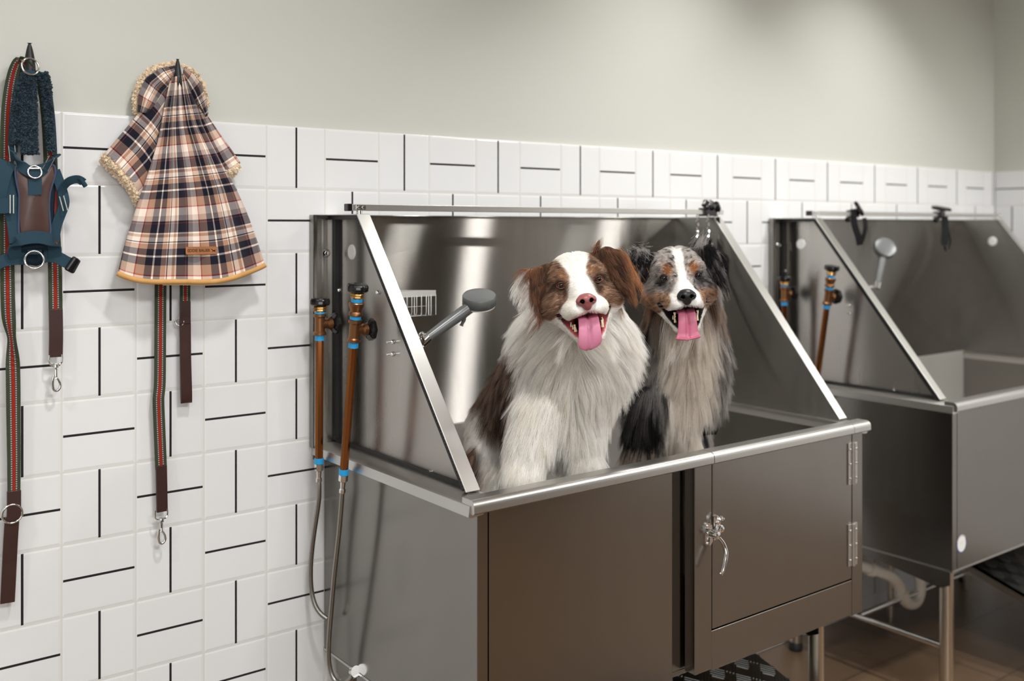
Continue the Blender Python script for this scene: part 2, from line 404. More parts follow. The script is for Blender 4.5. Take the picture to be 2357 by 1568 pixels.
def grow(name, p, n, L, flow, tint, m, parent, rad=.0003, lift=.5, clump=.5, per=24, seg=6, curl=.12, sag=.0, taper=.15, csz=None):
    from mathutils import kdtree
    N = len(p); fl = unit(flow-(flow*n).sum(1)[:, None]*n*.75); L = L*(.75+.4*RNG.random(N)); li = np.broadcast_to(np.asarray(lift, float), (N,))[:, None]
    jit = RNG.normal(size=(N, 3))*curl
    ci = RNG.choice(N, max(N//per, 1), replace=False); kd = kdtree.KDTree(len(ci))
    for k, i in enumerate(ci): kd.insert(p[i], k)
    kd.balance(); near = ci[np.array([kd.find(q)[1] for q in p])]
    out = np.zeros((N, seg, 3), np.float32); ph = RNG.random(N)*6.28; side = unit(np.cross(n, fl)); cj = RNG.normal(size=(N, 3))*curl*1.3
    def pos(t, j):
        return p + L[:, None]*(n*li*(t-.45*t*t) + fl*(.35*t+.65*t*t*(1-.3*li)) + j*t*t) + np.array([0, 0, -sag])*L[:, None]*t*t
    for k in range(seg):
        t = k/(seg-1); a = pos(t, jit*.5); ct = pos(t, cj)[near]; cw = np.broadcast_to(np.asarray(clump, float), (N,))[:, None]*t**1.4
        q = a*(1-cw)+ct*cw + side*(np.sin(ph+t*5)*L*.03*t)[:, None]; out[:, k] = q
    off = np.array(world_loc(parent)) if parent else np.zeros(3)
    h = bpy.data.hair_curves.new(name); h.add_curves([seg]*N); h.attributes['position'].data.foreach_set('vector', (out-off).astype(np.float32).ravel())
    r = np.linspace(1, taper, seg)[None]*(rad*(.7+.6*RNG.random(N)))[:, None]; a = h.attributes.new('radius', 'FLOAT', 'POINT'); a.data.foreach_set('value', r.astype(np.float32).ravel())
    c = np.ones((N, 4), np.float32); c[:, :3] = np.clip(tint, 0, 1); a = h.attributes.new('tint', 'FLOAT_COLOR', 'CURVE'); a.data.foreach_set('color', c.ravel())
    h.materials.append(m); o = bpy.data.objects.new(name, h); COL.objects.link(o)
    if parent: o.parent = parent
    return o
def tint_mat(name, rough=.6, sheen=0, spec=.3):
    m = mat(name, (.5,)*3, rough); t = NT(m); a = t.n('ShaderNodeAttribute', attribute_name='tint'); t.l(a.outputs['Color'], t.b.inputs['Base Color']); t.b.inputs['Specular IOR Level'].default_value = spec; return m
M['skin'] = tint_mat('dog_skin', .7, spec=.15)
def hair_mat():
    m = tint_mat('dog_hair', .42, spec=.35); t = NT(m); tr = t.n('ShaderNodeBsdfTranslucent'); mx = t.n('ShaderNodeMixShader'); mx.inputs[0].default_value = .6
    a = [n for n in t.t.nodes if n.type == 'ATTRIBUTE'][0]; t.l(a.outputs['Color'], tr.inputs[0]); t.l(t.b.outputs[0], mx.inputs[1]); t.l(tr.outputs[0], mx.inputs[2])
    t.l(mx.outputs[0], [q for q in t.t.nodes if q.type == 'OUTPUT_MATERIAL'][0].inputs[0]); return m
M['hair'] = hair_mat()
M['fuzz'] = tint_mat('fuzz', .8, spec=.1)
S = lambda *c: np.array(srgb(*c))

# ------------------------------------------------------------------ grooming tubs
TX0, TX1, TYB, TYF, ZB, ZR, ZT = .597, 1.831, -.002, -.645, .437, .937, 1.489
def screw(mb, p, axis, r=.004, h=.004): mb.lathe([(r, 0), (r, h*.4), (r*.7, h), (r*.2, h)], p, axis, 10)
def make_tub():
    root = empty('grooming_tub', ((TX0+TX1)/2, -.33, 0))
    S, SB, E = M['steel'], M['steel_back'], M['steel_bright']
    b = MB()
    b.box((TX0, TYF, ZB), (.626, TYB, .912)); b.box((1.808, TYF, ZB), (TX1, TYB, .912))
    b.box((.62, TYF, ZB), (1.134, -.636, .922)); b.box((1.134, -.630, ZB+.012), (1.2, -.626, .922)); b.box((1.19, -.64, ZB+.012), (1.81, -.636, .915))
    b.box((.62, -.014, ZB), (1.81, TYB, .93)); b.box((.61, -.63, ZB), (1.82, -.01, ZB+.012))
    b.build('basin', S, root, bevel=.0015)
    b = MB(); T_ = M['steel_satin']; b.box((.626, -.6255, .64), (1.8085, -.0145, .655)); b.box((.6262, -.634, .655), (.637, -.0145, .9362)); b.box((1.8125, -.634, .655), (1.8083, -.0145, .9362)); b.box((.637, -.026, .655), (1.8083, -.0145, .9405)); b.build('basin_pan', T_, root, bevel=.001)
    b = MB(); b.box((TX0-.0015, TYF-.001, ZB-.004), (TX0+.02, TYB, ZB+.001)); b.build('bottom_edge', E, root)
    b = MB(); b.box((TX0-.0015, TYF-.0015, ZB-.004), (1.134, TYF+.02, ZB+.001)); b.build('bottom_edge', E, root)
    d = MB(); d.lathe([(.04, 0), (.04, .002), (.03, .003), (.012, .001)], (1.5, -.33, .655), (0, 0, 1), 24); d.build('drain', M['chrome'], root)
    # rolled rim: front bullnose, side lips, back ledge
    def bull(x0, x1):
        pr = [(-.636, .944), (-.662, .944)] + [(-.662-.014*math.sin(a), .930+.014*math.cos(a)) for a in np.linspace(.15, PI*.5, 7)] + [(-.676, .920), (-.672, .917), (-.660, .917), (-.650, .920), (-.636, .920)]
        m = MB(); m.prism([(x0, y, z) for y, z in pr], (x1-x0, 0, 0)); return m
    r = bull(.568, 1.2385)
    r.prism([(.626, 0, .937), (.574, 0, .937), (.566, 0, .932), (.563, 0, .912), (.569, 0, .909), (.597, 0, .912)][::-1], (0, -.664, 0))
    r.build('rim', E, root, smooth=True)
    r = bull(1.7845, 1.858); r.prism([(1.8, 0, .937), (1.85, 0, .937), (1.858, 0, .932), (1.860, 0, .912), (1.854, 0, .909), (1.83, 0, .912)], (0, -.664, 0))
    r.build('rim', E, root, smooth=True)
    MB().box((1.182, -.668, .447), (1.239, -.637, .922)).build('door_post', S, root, bevel=.0015)
    f = MB(); f.box((1.2392, -.667, .442), (1.785, -.642, .5335)); f.build('door_sill', S, root, bevel=.0015)
    MB().box((1.7853, -.668, .440), (TX1, -.636, .920)).build('corner_post', S, root, bevel=.0015)
    door = MB().box((1.2412, -.668, .5375), (1.783, -.642, .922)).build('door', S, root, bevel=.002)
    m = bull(1.2405, 1.783); m.build('rim', E, door, smooth=True)
    # hinges on the door
    for z0, z1 in ((.786, .895), (.573, .683)):
        h = MB(); h.box((1.764, -.6715, z0), (1.779, -.668, z1)); h.box((1.789, -.6715, z0), (1.803, -.668, z1)); h.cyl((1.784, -.673, z0), (1.784, -.673, z1), .0052, 12)
        for q in (.15, .5, .85):
            for x in (1.771, 1.797): screw(h, (x, -.6715, z0+(z1-z0)*q), (0, -1, 0), .0035, .003)
        h.build('hinge', E, door, bevel=.0008)
    # cam latch with a hanging lever
    l = MB(); Y = -.668
    l.prism([(1.218, Y, .733), (1.232, Y, .733), (1.2385, Y, .742), (1.2385, Y, .768), (1.232, Y, .785), (1.218, Y, .785), (1.213, Y, .778), (1.213, Y, .740)], (0, -.004, 0))
    l.prism([(1.2415, Y, .742), (1.262, Y, .742), (1.266, Y, .760), (1.264, Y, .785), (1.256, Y, .797), (1.2415, Y, .797)], (0, -.004, 0))
    for x, z in ((1.220, .779), (1.220, .739), (1.259, .748), (1.257, .790)): screw(l, (x, Y-.004, z), (0, -1, 0), .004, .003)
    l.lathe([(.011, 0), (.010, .008), (.008, .016), (.0095, .018), (.0085, .022), (.002, .024)], (1.231, Y-.003, .760), (.1, -1, 0), 18)
    l.lathe([(.009, 0), (.009, .010), (.006, .011), (.006, .015), (.002, .016)], (1.256, Y-.003, .768), (0, -1, 0), 18)
    l.tube([(1.247, Y-.006, .768), (1.243, Y-.014, .785), (1.252, Y-.016, .795), (1.262, Y-.012, .790)], [.004, .005, .005, .003], 8, smooth=2)
    la = l.build('latch', M['chrome'], root, smooth=True)
    MB().tube([(1.236, Y-.018, .757), (1.2465, Y-.026, .742), (1.2505, Y-.032, .722), (1.244, Y-.036, .704), (1.2335, Y-.038, .684), (1.230, Y-.036, .677)], [.004, .0045, .0052, .005, .0045, .003], 10, smooth=2).build('lever', M['chrome'], la, smooth=True)
    # back splash sheet with its folded edge
    bp = MB(); bp.box((.566, -.006, .90), (1.856, TYB, ZT)); bp.box((.566, -.022, ZT-.003), (.632, TYB, ZT)); bp.box((.632, -.014, ZT-.003), (1.82, TYB, ZT))
    bp.box((.558, -.024, .93), (.561, TYB, ZT)); bp.box((.558, -.024, .93), (.568, -.021, ZT))
    bp.build('back_panel', SB, root, bevel=.001)
    lp = MB(); lp.box((.588, -.0075, .94), (.592, -.006, ZT-.004)); lp.box((.603, -.009, .94), (.628, -.006, ZT-.004)); lp.build('back_batten', S, root)
    # side panels, diagonal front, turned-out flange
    yt, yb = -.165, -.606
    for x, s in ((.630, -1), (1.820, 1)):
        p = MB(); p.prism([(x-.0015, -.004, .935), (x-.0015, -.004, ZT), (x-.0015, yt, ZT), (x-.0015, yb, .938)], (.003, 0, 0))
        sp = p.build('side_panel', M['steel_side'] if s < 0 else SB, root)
        g = MB(); xo = x+s*.031; xc = (x+xo)/2; W = .034
        g.bar((xc, .0, ZT-.0005), (xc, yt, ZT-.0005), W, .003); g.bar((xc, yt+.001, ZT), (xc, yb, .941), W, .003, up=(0, -.7, .7))
        g.build('flange', E, sp, bevel=.0012)
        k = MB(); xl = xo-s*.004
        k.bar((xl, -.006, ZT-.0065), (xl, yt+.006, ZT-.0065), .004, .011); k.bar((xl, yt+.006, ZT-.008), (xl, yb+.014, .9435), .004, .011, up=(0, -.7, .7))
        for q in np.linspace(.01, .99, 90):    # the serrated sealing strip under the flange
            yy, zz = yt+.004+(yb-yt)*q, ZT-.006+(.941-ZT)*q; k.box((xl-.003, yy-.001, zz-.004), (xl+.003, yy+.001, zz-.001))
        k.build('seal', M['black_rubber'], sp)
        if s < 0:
            q_ = MB(); q_.bar((x-.006, -.02, .941), (x-.006, yb+.02, .941), .009, .008); q_.box((x-.011, -.018, .94), (x-.0015, -.0078, ZT-.01)); q_.box((.5612, -.0215, .94), (.5665, -.0062, ZT-.004)); q_.box((.567, -.020, ZT-.009), (x-.012, -.0062, ZT-.003)); q_.build('edge_seal_shade', M['black_rubber'], sp)  # strips: gasket lines, and black standing in for lip shadow and corner reflection
        c = MB(); c.lathe([(.0185, 0), (.0185, .001), (.0165, .003), (.004, .0035)], (x-.0015 if s < 0 else x-.0015, -.085 if s < 0 else -.142, 1.40), (-1, 0, 0), 28)
        tag(c.build('plug', M['white_plastic'], sp, smooth=True), 'round white plastic hole plug')
    for px, py in ((871, 673), (780, 668), (905, 787), (905, 815), (992, 1087)):
        p = at(px, py, x=.6285)
        if p[1] > -.01: p[1] = -.015
        sc_ = MB(); screw(sc_, p, (-1, 0, 0), .0055, .005)
        if 780 < py < 820: sc_.cyl(p, p+np.array([-.016, 0, 0]), .0022, 8)
        sc_.build('screw', M['chrome'], root, smooth=True)
    sc_ = MB(); screw(sc_, (.600, -.007, 1.396), (0, -1, 0), .010, .006); screw(sc_, (.600, -.013, 1.396), (0, -1, 0), .006, .006)
    sc_.build('screw', M['chrome'], root, smooth=True)
    # tether rail across the top
    ra = MB(); ra.box((.590, -.158, 1.4975), (1.872, -.142, 1.5125))
    rail = ra.build('tether_rail', M['steel_bright'], root, bevel=.0012)
    MB().box((.577, -.1592, 1.4965), (.590, -.1408, 1.5135)).build('end_cap', M['black_plastic'], rail, bevel=.002)
    for x in (.612, 1.846): c = MB(); c.cyl((x, -.15, 1.489), (x, -.15, 1.498), .008, 14); c.box((x-.012, -.1595, 1.5), (x+.012, -.158, 1.510)); screw(c, (x-.006, -.1595, 1.505), (0, -1, 0), .004, .003); screw(c, (x+.006, -.1595, 1.505), (0, -1, 0), .004, .003); c.build('rail_foot', M['chrome'], rail, smooth=True)
    # legs, gussets and braces
    legs = [(TX0+.035, -.607), (TX1-.085, -.585), (TX0+.035, -.06), (TX1-.085, -.06)]
    for x, y in legs:
        l = MB(); l.cyl((x, y, .03), (x, y, ZB), .0205, 20); lo = l.build('leg', M['steel_leg'], root, smooth=True)
        MB().lathe([(.014, 0), (.024, .004), (.024, .02), (.018, .032)], (x, y, 0), (0, 0, 1), 18).build('foot', M['black_rubber'], lo, smooth=True)
        g = MB(); q = 1 if y < -.3 else -1; g.prism([(x-.021, y-.022*q, ZB), (x-.021, y-.022*q, ZB-.05), (x-.021, y+.01*q, ZB-.065), (x-.021, y+.33*q if y < -.3 and x < 1 else y+.09*q, ZB-.022), (x-.021, y+.33*q if y < -.3 and x < 1 else y+.09*q, ZB)], (.003, 0, 0)); g.build('gusset', S, root)
    br = MB()
    br.cyl((legs[0][0], -.607, .19), (legs[2][0], -.06, .19), .0095, 12); br.build('brace', M['chrome'], root, smooth=True)
    br = MB(); br.cyl((legs[1][0], -.585, .19), (legs[3][0], -.06, .19), .0095, 12); br.build('brace', M['chrome'], root, smooth=True)
    br = MB(); br.cyl((legs[0][0], -.30, .19), (legs[1][0], -.30, .19), .0095, 12); br.build('brace', M['chrome'], root, smooth=True)
    # round maker's sticker low on the front: white disc with a blue ring
    st = MB(); st.lathe([(.0001, 0), (.0285, 0), (.0285, .0006), (.0001, .0006)], (.648, TYF, .510), (0, -1, 0), 40)
    s0 = st.build('sticker', M['sticker_blue'], root); s0.data.transform(Matrix.Identity(4)); s0['label'] = 'round white sticker with a blue ring'
    st = MB(); st.lathe([(.0001, 0), (.0235, 0), (.0235, .0004), (.0001, .0004)], (.648, TYF-.0006, .510), (0, -1, 0), 40); st.build('sticker_face', M['white_plastic'], s0)
    st = MB()
    for k in range(16):
        a = .5+k*2.15/15; cx, cz = .648+.026*math.cos(a+.1), .510+.026*math.sin(a+.1); st.box((cx-.0012, TYF-.0012, cz-.0012), (cx+.0012, TYF-.0006, cz+.0012))
    st.box((.635, TYF-.0014, .514), (.661, TYF-.001, .5155)); st.box((.639, TYF-.0014, .509), (.657, TYF-.001, .5102)); st.build('sticker_print', M['pvc'], s0)
    return root
tub = make_tub()
tag(tub, 'brushed steel dog washing tub holding the two dogs, with a latched door', 'grooming tub', 'steel dog washing tubs along the wall')
DX = 1.7265
tub2 = copy_tree(tub); tub2.location.x += DX
tub2['label'] = 'empty brushed steel dog washing tub at the far corner, drain trap and legs in view'
for o in [q for q in COL.objects if q.parent == tub and q.name.startswith('sticker')]: pass

# plumbing beside each tub: a riser of copper pipe with two black knobs and a steel hose
def make_riser(x, y0, y1, tall, name):
    root = empty('water_pipe', (x, y1, .90))
    zt = 1.232; P = lambda z: V((x, y0+(y1-y0)*(1.30-z)/(1.30-.90), z))
    MB().cyl(P(.905), P(zt-.02), .0098, 8).build('riser', M['copper'], root, smooth=True)
    ax = V((0, y0-y1, .4)).normalized()
    def c(z): return P(z)
    v = MB(); v.lathe([(.0125, -.026), (.0150, -.025), (.0150, -.019), (.0118, -.016), (.0118, .015), (.0148, .018), (.0148, .024), (.0125, .025)], c(zt), ax, 24)
    v.lathe([(.0115, .004), (.0100, .018), (.0135, .021), (.0135, .030), (.0095, .032)], c(zt), (1, 0, 0), 18)
    if tall: v.lathe([(.0120, 0), (.0155, .002), (.0155, .007), (.0125, .011), (.0140, .017), (.0165, .022), (.0168, .029), (.0150, .031)], c(zt+.032), ax, 24)
    v.build('valve_body', M['copper2'], root, smooth=True)
    nb = zt+(.071 if tall else .029)
    MB().lathe([(.0125, 0), (.0150, .003), (.0135, .007), (.0160, .009), (.0145, .014), (.010, .018)], c(nb), ax, 20, 8, .07).build('valve_nut', M['brass'], root, smooth=True)
    MB().lathe([(.010, 0), (.0205, .001), (.0235, .004), (.0238, .013), (.0215, .017), (.013, .0185), (.004, .018)], c(nb+.0145), ax, 48, 8, .022).build('knob', M['black_plastic'], root, smooth=True)
    MB().lathe([(.008, 0), (.019, .002), (.0245, .006), (.0245, .013), (.018, .017), (.004, .017)], c(zt)+V((.031, 0, 0)), (1, 0, 0), 48, 8, .03).build('knob', M['black_plastic'], root, smooth=True)
    for z, h in ((zt-.038, .012), (.905, .013)) + (((zt+.025, .008), (zt+.063, .009)) if tall else ((zt+.025, .005),)):
        MB().lathe([(.0125 if z > zt else .0112, 0), (.0125 if z > zt else .0112, h)], c(z), ax, 20).build('tape', M['tape'], root, smooth=True)
    MB().lathe([(.0105, 0), (.0105, -.014), (.006, -.018), (.005, -.032), (.007, -.034), (.007, -.042)], c(.904), ax, 6).build('hose_nut', M['chrome'], root)
    return root, c(.862)
def hose_mat():
    m = mat('steel_hose', (.35, .34, .32), .32, 1); t = NT(m); g = t.n('ShaderNodeUVMap').outputs[0]
    return m
M['hose'] = hose_mat()
r1, e1 = make_riser(.548, -.078, -.073, False, 'a')
tag(r1, 'shorter copper pipe riser, the one nearest the tiled wall beside the dogs\' tub', 'water pipe', 'copper water pipes on the tub sides')
def pth(seq): return [at(px, py, x=xx) if len(q) == 0 else at(px, py, y=q[0]) for px, py, xx, *q in seq]
h = MB(); h.tube([e1] + pth([(734, 1150, .548), (724, 1220, .546), (716, 1290, .545), (716, 1350, .547), (724, 1390, .552), (738, 1413, .562), (752, 1424, .573)]), .0056, 10, smooth=2)
h.build('hose', M['hose'], r1, smooth=True)
r2, e2 = make_riser(.545, -.262, -.200, True, 'b')
tag(r2, 'taller leaning copper pipe riser in front of the steel side panel of the dogs\' tub', 'water pipe', 'copper water pipes on the tub sides')
h = MB(); h.tube([e2] + pth([(786, 1160, .545), (780, 1230, .545), (771, 1310, .545), (763, 1400, .547), (757, 1480, .55), (758, 1530, .555), (770, 1566, .562), (795, 1572, .575), (812, 1552, .59)]), .0056, 10, smooth=2)
h.build('hose', M['hose'], r2, smooth=True)
c = MB(); p = at(817, 1546, x=.59); c.lathe([(.013, -.006), (.013, .006)], p, (0, -1, .3), 20); c.lathe([(.006, -.012), (.006, .012)], p, (1, 0, 0), 12); c.build('hose_clip', M['chrome'], r2, smooth=True)
for r_, lb in ((r1, 'shorter copper pipe riser with black knobs beside the empty far tub'), (r2, 'taller copper pipe riser with black knobs beside the empty far tub')):
    q = copy_tree(r_); q.location.x += DX; q['label'] = lb

# hand showers and their holders
def make_shower(hd, base, hold, face):
    """hd: centre of the head, base: lower end of the handle, hold: holder point on the panel, face: axis of the head"""
    root = empty('hand_shower', base)
    g = M['gunmetal']; f = V(face).normalized(); hd, base = V(hd), V(base)
    MB().lathe([(.012, -.0005), (.030, 0), (.0385, .002), (.0405, .005), (.0405, .024), (.038, .027), (.01, .0275)], hd-f*.006, -f, 40).build('shower_head', g, root, smooth=True)
    MB().lathe([(.0375, 0), (.0375, .003), (.01, .0035)], hd-f*.0334, -f, 40).build('spray_plate', M['pvc'], root, smooth=True)
    e = hd - f*.018 + (base-hd).normalized()*.034
    MB().tube([base, base.lerp(e, .3), base.lerp(e, .8), e], [.0105, .0125, .0145, .014], 20, smooth=2).build('handle', g, root, smooth=True)
    t = base.lerp(e, .90); MB().tube([t-f*.012, t-f*.022+(base-hd).normalized()*.004, t-f*.030+(base-hd).normalized()*.012], [.004, .005, .002], 8, smooth=1).build('lever', g, root, smooth=True)
    h = MB(); hold = V(hold); h.lathe([(.017, 0), (.017, .01), (.012, .014), (.011, .03)], hold, (1, 0, 0), 24); h.tube([base+(base-hd).normalized()*-.008+Vector((0.0, 0, .0)), base+(base-hd).normalized()*.014], .0125, 18)
    h.tube([base, base+Vector((-.01, .01, -.01)), hold+Vector((.02, 0, 0))], .007, 10)
    h.build('holder', M['chrome'], root, smooth=True)
    hs = MB(); b2 = base+(base-hd).normalized()*.02
    hs.tube([b2, b2+Vector((.005, -.01, -.03)), b2+Vector((-.01, -.02, -.12)), (.66, b2.y-.03, 1.0), (.665, b2.y, .82), (.68, b2.y+.05, .70)], .006, 8, smooth=2); hs.build('hose', M['hose'], root, smooth=True)
    return root
hy = -.27
hd = at(1103, 672, y=hy-.02); bs = at(979, 782, y=hy)
s1 = make_shower(hd, bs, (.632, hy, bs[2]-.004), (-.22, -.30, 1))
_c = at(971, 783, y=hy-.005); m = MB(); m.tube([V(_c)+V((.5, .25, 0)).normalized()*(.0165*math.cos(a))+V((0, 0, .0165*math.sin(a))) for a in np.linspace(0, 2*PI, 25)[:-1]], .0028, 8, closed=True); m.lathe([(.001, 0), (.012, .001), (.012, .006), (.001, .007)], _c, (.25, -.5, 0), 24); m.bar(V(_c), V((.632, hy, _c[2])), .012, .012); m.build('holder_ring', M['chrome'], s1, smooth=True)
tag(s1, 'charcoal hand shower with round head held out level inside the dogs\' tub', 'hand shower')
hd2 = at(2041, 565, y=-.16); bs2 = at(2019, 655, y=-.16)
s2 = make_shower(hd2, bs2, (.632+DX, -.16, bs2[2]-.01), (-.45, -.75, .55))
for o in kids(s2):
    if o.name.startswith('hose'): bpy.data.objects.remove(o)
tag(s2, 'silver grey hand shower with round head raised upright inside the empty tub', 'hand shower')

# corner basket of wire
bk = empty('wire_basket', (.632, -.17, 1.26))
p1 = at(1003, 668, y=-.17); zt_, zb_ = p1[2], at(1000, 725, y=-.17)[2]
A, B_, C_ = V((.634, -.03, zt_)), V((.634, -.17, zt_)), V((p1[0], -.17, zt_))
m = MB(); n = (C_-B_)
for a, b in ((A, B_), (B_, C_), (C_, A)): m.bar(a-V((0,0,.007)), b-V((0,0,.007)), .0015, .014)
m.build('band', M['wire'], bk)
m = MB(); dz = V((0, 0, zb_-zt_)); r = .0013
nb = 13
for k in range(nb+1):
    q = k/nb; m.tube([B_.lerp(C_, q)+V((0,0,-.01)), B_.lerp(C_, q)+dz*.86, B_.lerp(C_, q).lerp(A.lerp(C_, q), .12)+dz, A.lerp(C_, q)+dz, A.lerp(C_, q)+V((0,0,-.01))], r, 6)
m.tube([B_+dz*.62, C_+dz*.62, A+dz*.62], r*1.3, 6); m.tube([B_+dz, C_+dz, A+dz, B_+dz], r*1.5, 6)
m.build('wires', M['wire'], bk, smooth=True)
tag(bk, 'small triangular chrome wire basket on the inside of the dogs\' tub', 'wire basket')
bf = MB(); bp_ = V(at(948, 703, y=-.10)); bf.lathe([(.008, 0), (.008, .01), (.0105, .011), (.0105, .016), (.009, .017), (.009, .02), (.0105, .021), (.0105, .026), (.006, .03)], V((.6318, bp_.y, bp_.z)), (1, 0, 0), 16)
o = bf.build('pipe_fitting', M['brass'], None, smooth=True); tag(o, 'small brass pipe fitting seen through the wire basket', 'pipe fitting')

# clamps, chains and straps on the tether rails
def lobed_knob(mb, p, axis, r=.016): mb.lathe([(r*.5, 0), (r*.95, .002), (r, .006), (r*.95, .013), (r*.6, .016), (r*.2, .0165)], p, axis, 30, 5, .16)
def chain(mb, p, n, L=.019, r=.0016):
    p = V(p)
    for k in range(n):
        c = p+V((0, 0, -k*L*.78)); s = V((1, 0, 0)) if k % 2 else V((.3, 1, 0)).normalized()
        mb.tube([c+s*(.0055*math.cos(a))+V((0, 0, L/2*math.sin(a))) for a in np.linspace(0, 2*PI, 13)[:-1]], r, 6, closed=True)
cl = empty('rail_clamp', (1.80, -.15, 1.50))
m = MB(); m.box((1.785, -.166, 1.492), (1.832, -.134, 1.517))
for dx, dz, ax in ((-.002, .524, (-.2, -.9, .35)), (.018, .522, (.3, -.85, .5)), (.040, .519, (.5, -.7, .3))): lobed_knob(m, (1.792+dx, -.158, 1+dz), ax, .0155)
m.cyl((1.79, -.155, 1.512), (1.79, -.16, 1.53), .006, 10); m.cyl((1.82, -.155, 1.512), (1.82, -.16, 1.53), .006, 10)
m.build('clamp_block', M['black_plastic'], cl, smooth=True)
tag(cl, 'black clamp with lobed knobs on the rail above the grey merle dog', 'rail clamp', 'black rail clamps')
for k, (px, lb) in enumerate(((1606, 'silver chain tether clip above the merle dog, the one nearer the white dog'), (1630, 'silver chain tether clip directly over the merle dog\'s raised ear'))):
    c = empty('tether_chain', at(px, 505, y=-.165)); m = MB(); p = at(px, 500, y=-.168); chain(m, p, 3); m.build('chain_links', M['chrome'], c, smooth=True)
    p = V(at(px+k*2, 530, y=-.168)); m = MB(); m.cyl(p, p+V((0,0,-.018)), .0035, 10); m.lathe([(.003,0),(.006,.004),(.004,.008)], p, (0,0,-1), 12)
    m.tube([p+V((0,0,-.016))+V((.0105*math.cos(a), 0, -.012+.011*math.sin(a))) for a in np.linspace(0, 2*PI, 15)[:-1]], .0028, 8, closed=True); m.build('snap_hook', M['chrome'], c, smooth=True)
    m = MB(); m.box(p+V((-.010, -.003, -.028)), p+V((.010, .003, -.062))); m.build('tether_end', M['nylon'], c, bevel=.001)
    tag(c, lb, 'tether chain')
m = MB(); a0 = V(at(1652, 500, y=-.175)); a1 = V(at(1655, 600, y=-.19)); b0 = V(at(1642, 780, y=-.27)); b1 = V(at(1648, 895, y=-.47)); b2 = V(at(1640, 985, y=-.49))
m.ribbon([a0, a1, b0, b1, b2, b2+V((-.008, .012, -.006)), b2+V((-.016, .02, .02)), b1+V((-.012, .02, .0))], [.011, .016, .034, .040], .008, smooth=2, side=[rtv()]*8)
o = m.build('tether_strap', M['nylon'], None, bevel=.001); tag(o, 'black padded tether strap hanging down behind the merle dog, loop end in view', 'tether strap')

def far_clamp(px, py, lab1, lab2, loop):
    p = V(at(px, py, y=-.158)); c = empty('rail_clamp', p); m = MB()
    m.box((p.x-.014, -.167, 1.492), (p.x+.014, -.133, 1.518)); m.cyl(p+V((0,0,0)), p+V((0, 0, .022)), .006, 10)
    if loop: lobed_knob(m, p+V((-.004, 0, .022)), (0, -.2, 1), .034)
    else: lobed_knob(m, p+V((.006, -.004, .018)), (.5, -.75, .5), .026)
    m.cyl(p+V((-.014, 0, -.006)), p+V((-.055, -.01, -.016)), .006, 8); m.lathe([(.004, 0), (.011, .006), (.009, .016), (.003, .018)], p+V((-.05, -.01, -.014)), (-1, -.2, -.2), 10)
    m.build('clamp_block', M['black_plastic'], c, smooth=True); tag(c, lab1, 'rail clamp', 'black rail clamps')
    m = MB(); R = V(rtv())
    if loop:
        m.ribbon([p+V((0, -.014, 0)), p+V((-.004, -.02, -.06)), p+V((-.012, -.02, -.11))], .026, .004, side=[R]*3)
        m.ribbon([p+R*.01+V((0, -.01, -.03)), p+R*.036+V((0, -.0, -.09)), p+R*.028+V((0, -.0, -.125)), p+R*.008+V((0, -.01, -.13)), p+V((-.012, -.02, -.11))], .006, .002, side=[V((0, -1, .2))]*5)
    else:
        m.ribbon([p+R*-.018+V((0, -.014, .02)), p+R*-.022+V((0, -.022, -.03)), p+R*-.008+V((0, -.022, -.075)), p+R*.0+V((0, -.02, -.105))], .022, .004, side=[R]*4)
        m.ribbon([p+R*.02+V((0, -.014, -.01)), p+R*.018+V((0, -.02, -.05)), p+R*.004+V((0, -.018, -.10))], .014, .004, side=[R]*3)
    o = m.build('tether_strap', M['nylon'], None, bevel=.0006); tag(o, lab2, 'tether strap', 'short black straps on the far tub rail')
far_clamp(1968, 495, 'black clamp knob tilted to the side on the far tub rail, above the diagonal edge', 'short black strap folded double on the far tub rail, beside the diagonal edge', False)
far_clamp(2166, 498, 'black clamp with flat round knob in the middle of the far tub rail', 'short black strap ending in a thin open loop on the far tub rail', True)

# grey drain trap under the far tub
t0 = [(2117, 1262), (2117, 1300), (2118, 1355), (2110, 1383), (2094, 1390), (2080, 1378), (2069, 1350), (2056, 1332), (2036, 1320), (2005, 1309), (1960, 1296)]
pts = [V(at(px, py, y=-.3)) for px, py in t0]; pts[0].z = ZB-.002
for i in (9, 10): pts[i].y += .03*(i-8)
tr = empty('drain_trap', (pts[3].x, -.3, pts[3].z-.02))
MB().tube(pts, .0195, 16, smooth=2).build('trap_pipe', M['pvc'], tr, smooth=True)
for i, j in ((5, 6), (9, 8), (1, 2)):
    m = MB(); d = (pts[j]-pts[i]).normalized(); m.lathe([(.020, -.002), (.0245, 0), (.0245, .018), (.020, .02)], pts[i].lerp(pts[j], .3), d, 18); m.build('collar', M['pvc'], tr, smooth=True)
tag(tr, 'grey plastic drain trap curving under the empty far tub', 'drain pipe')

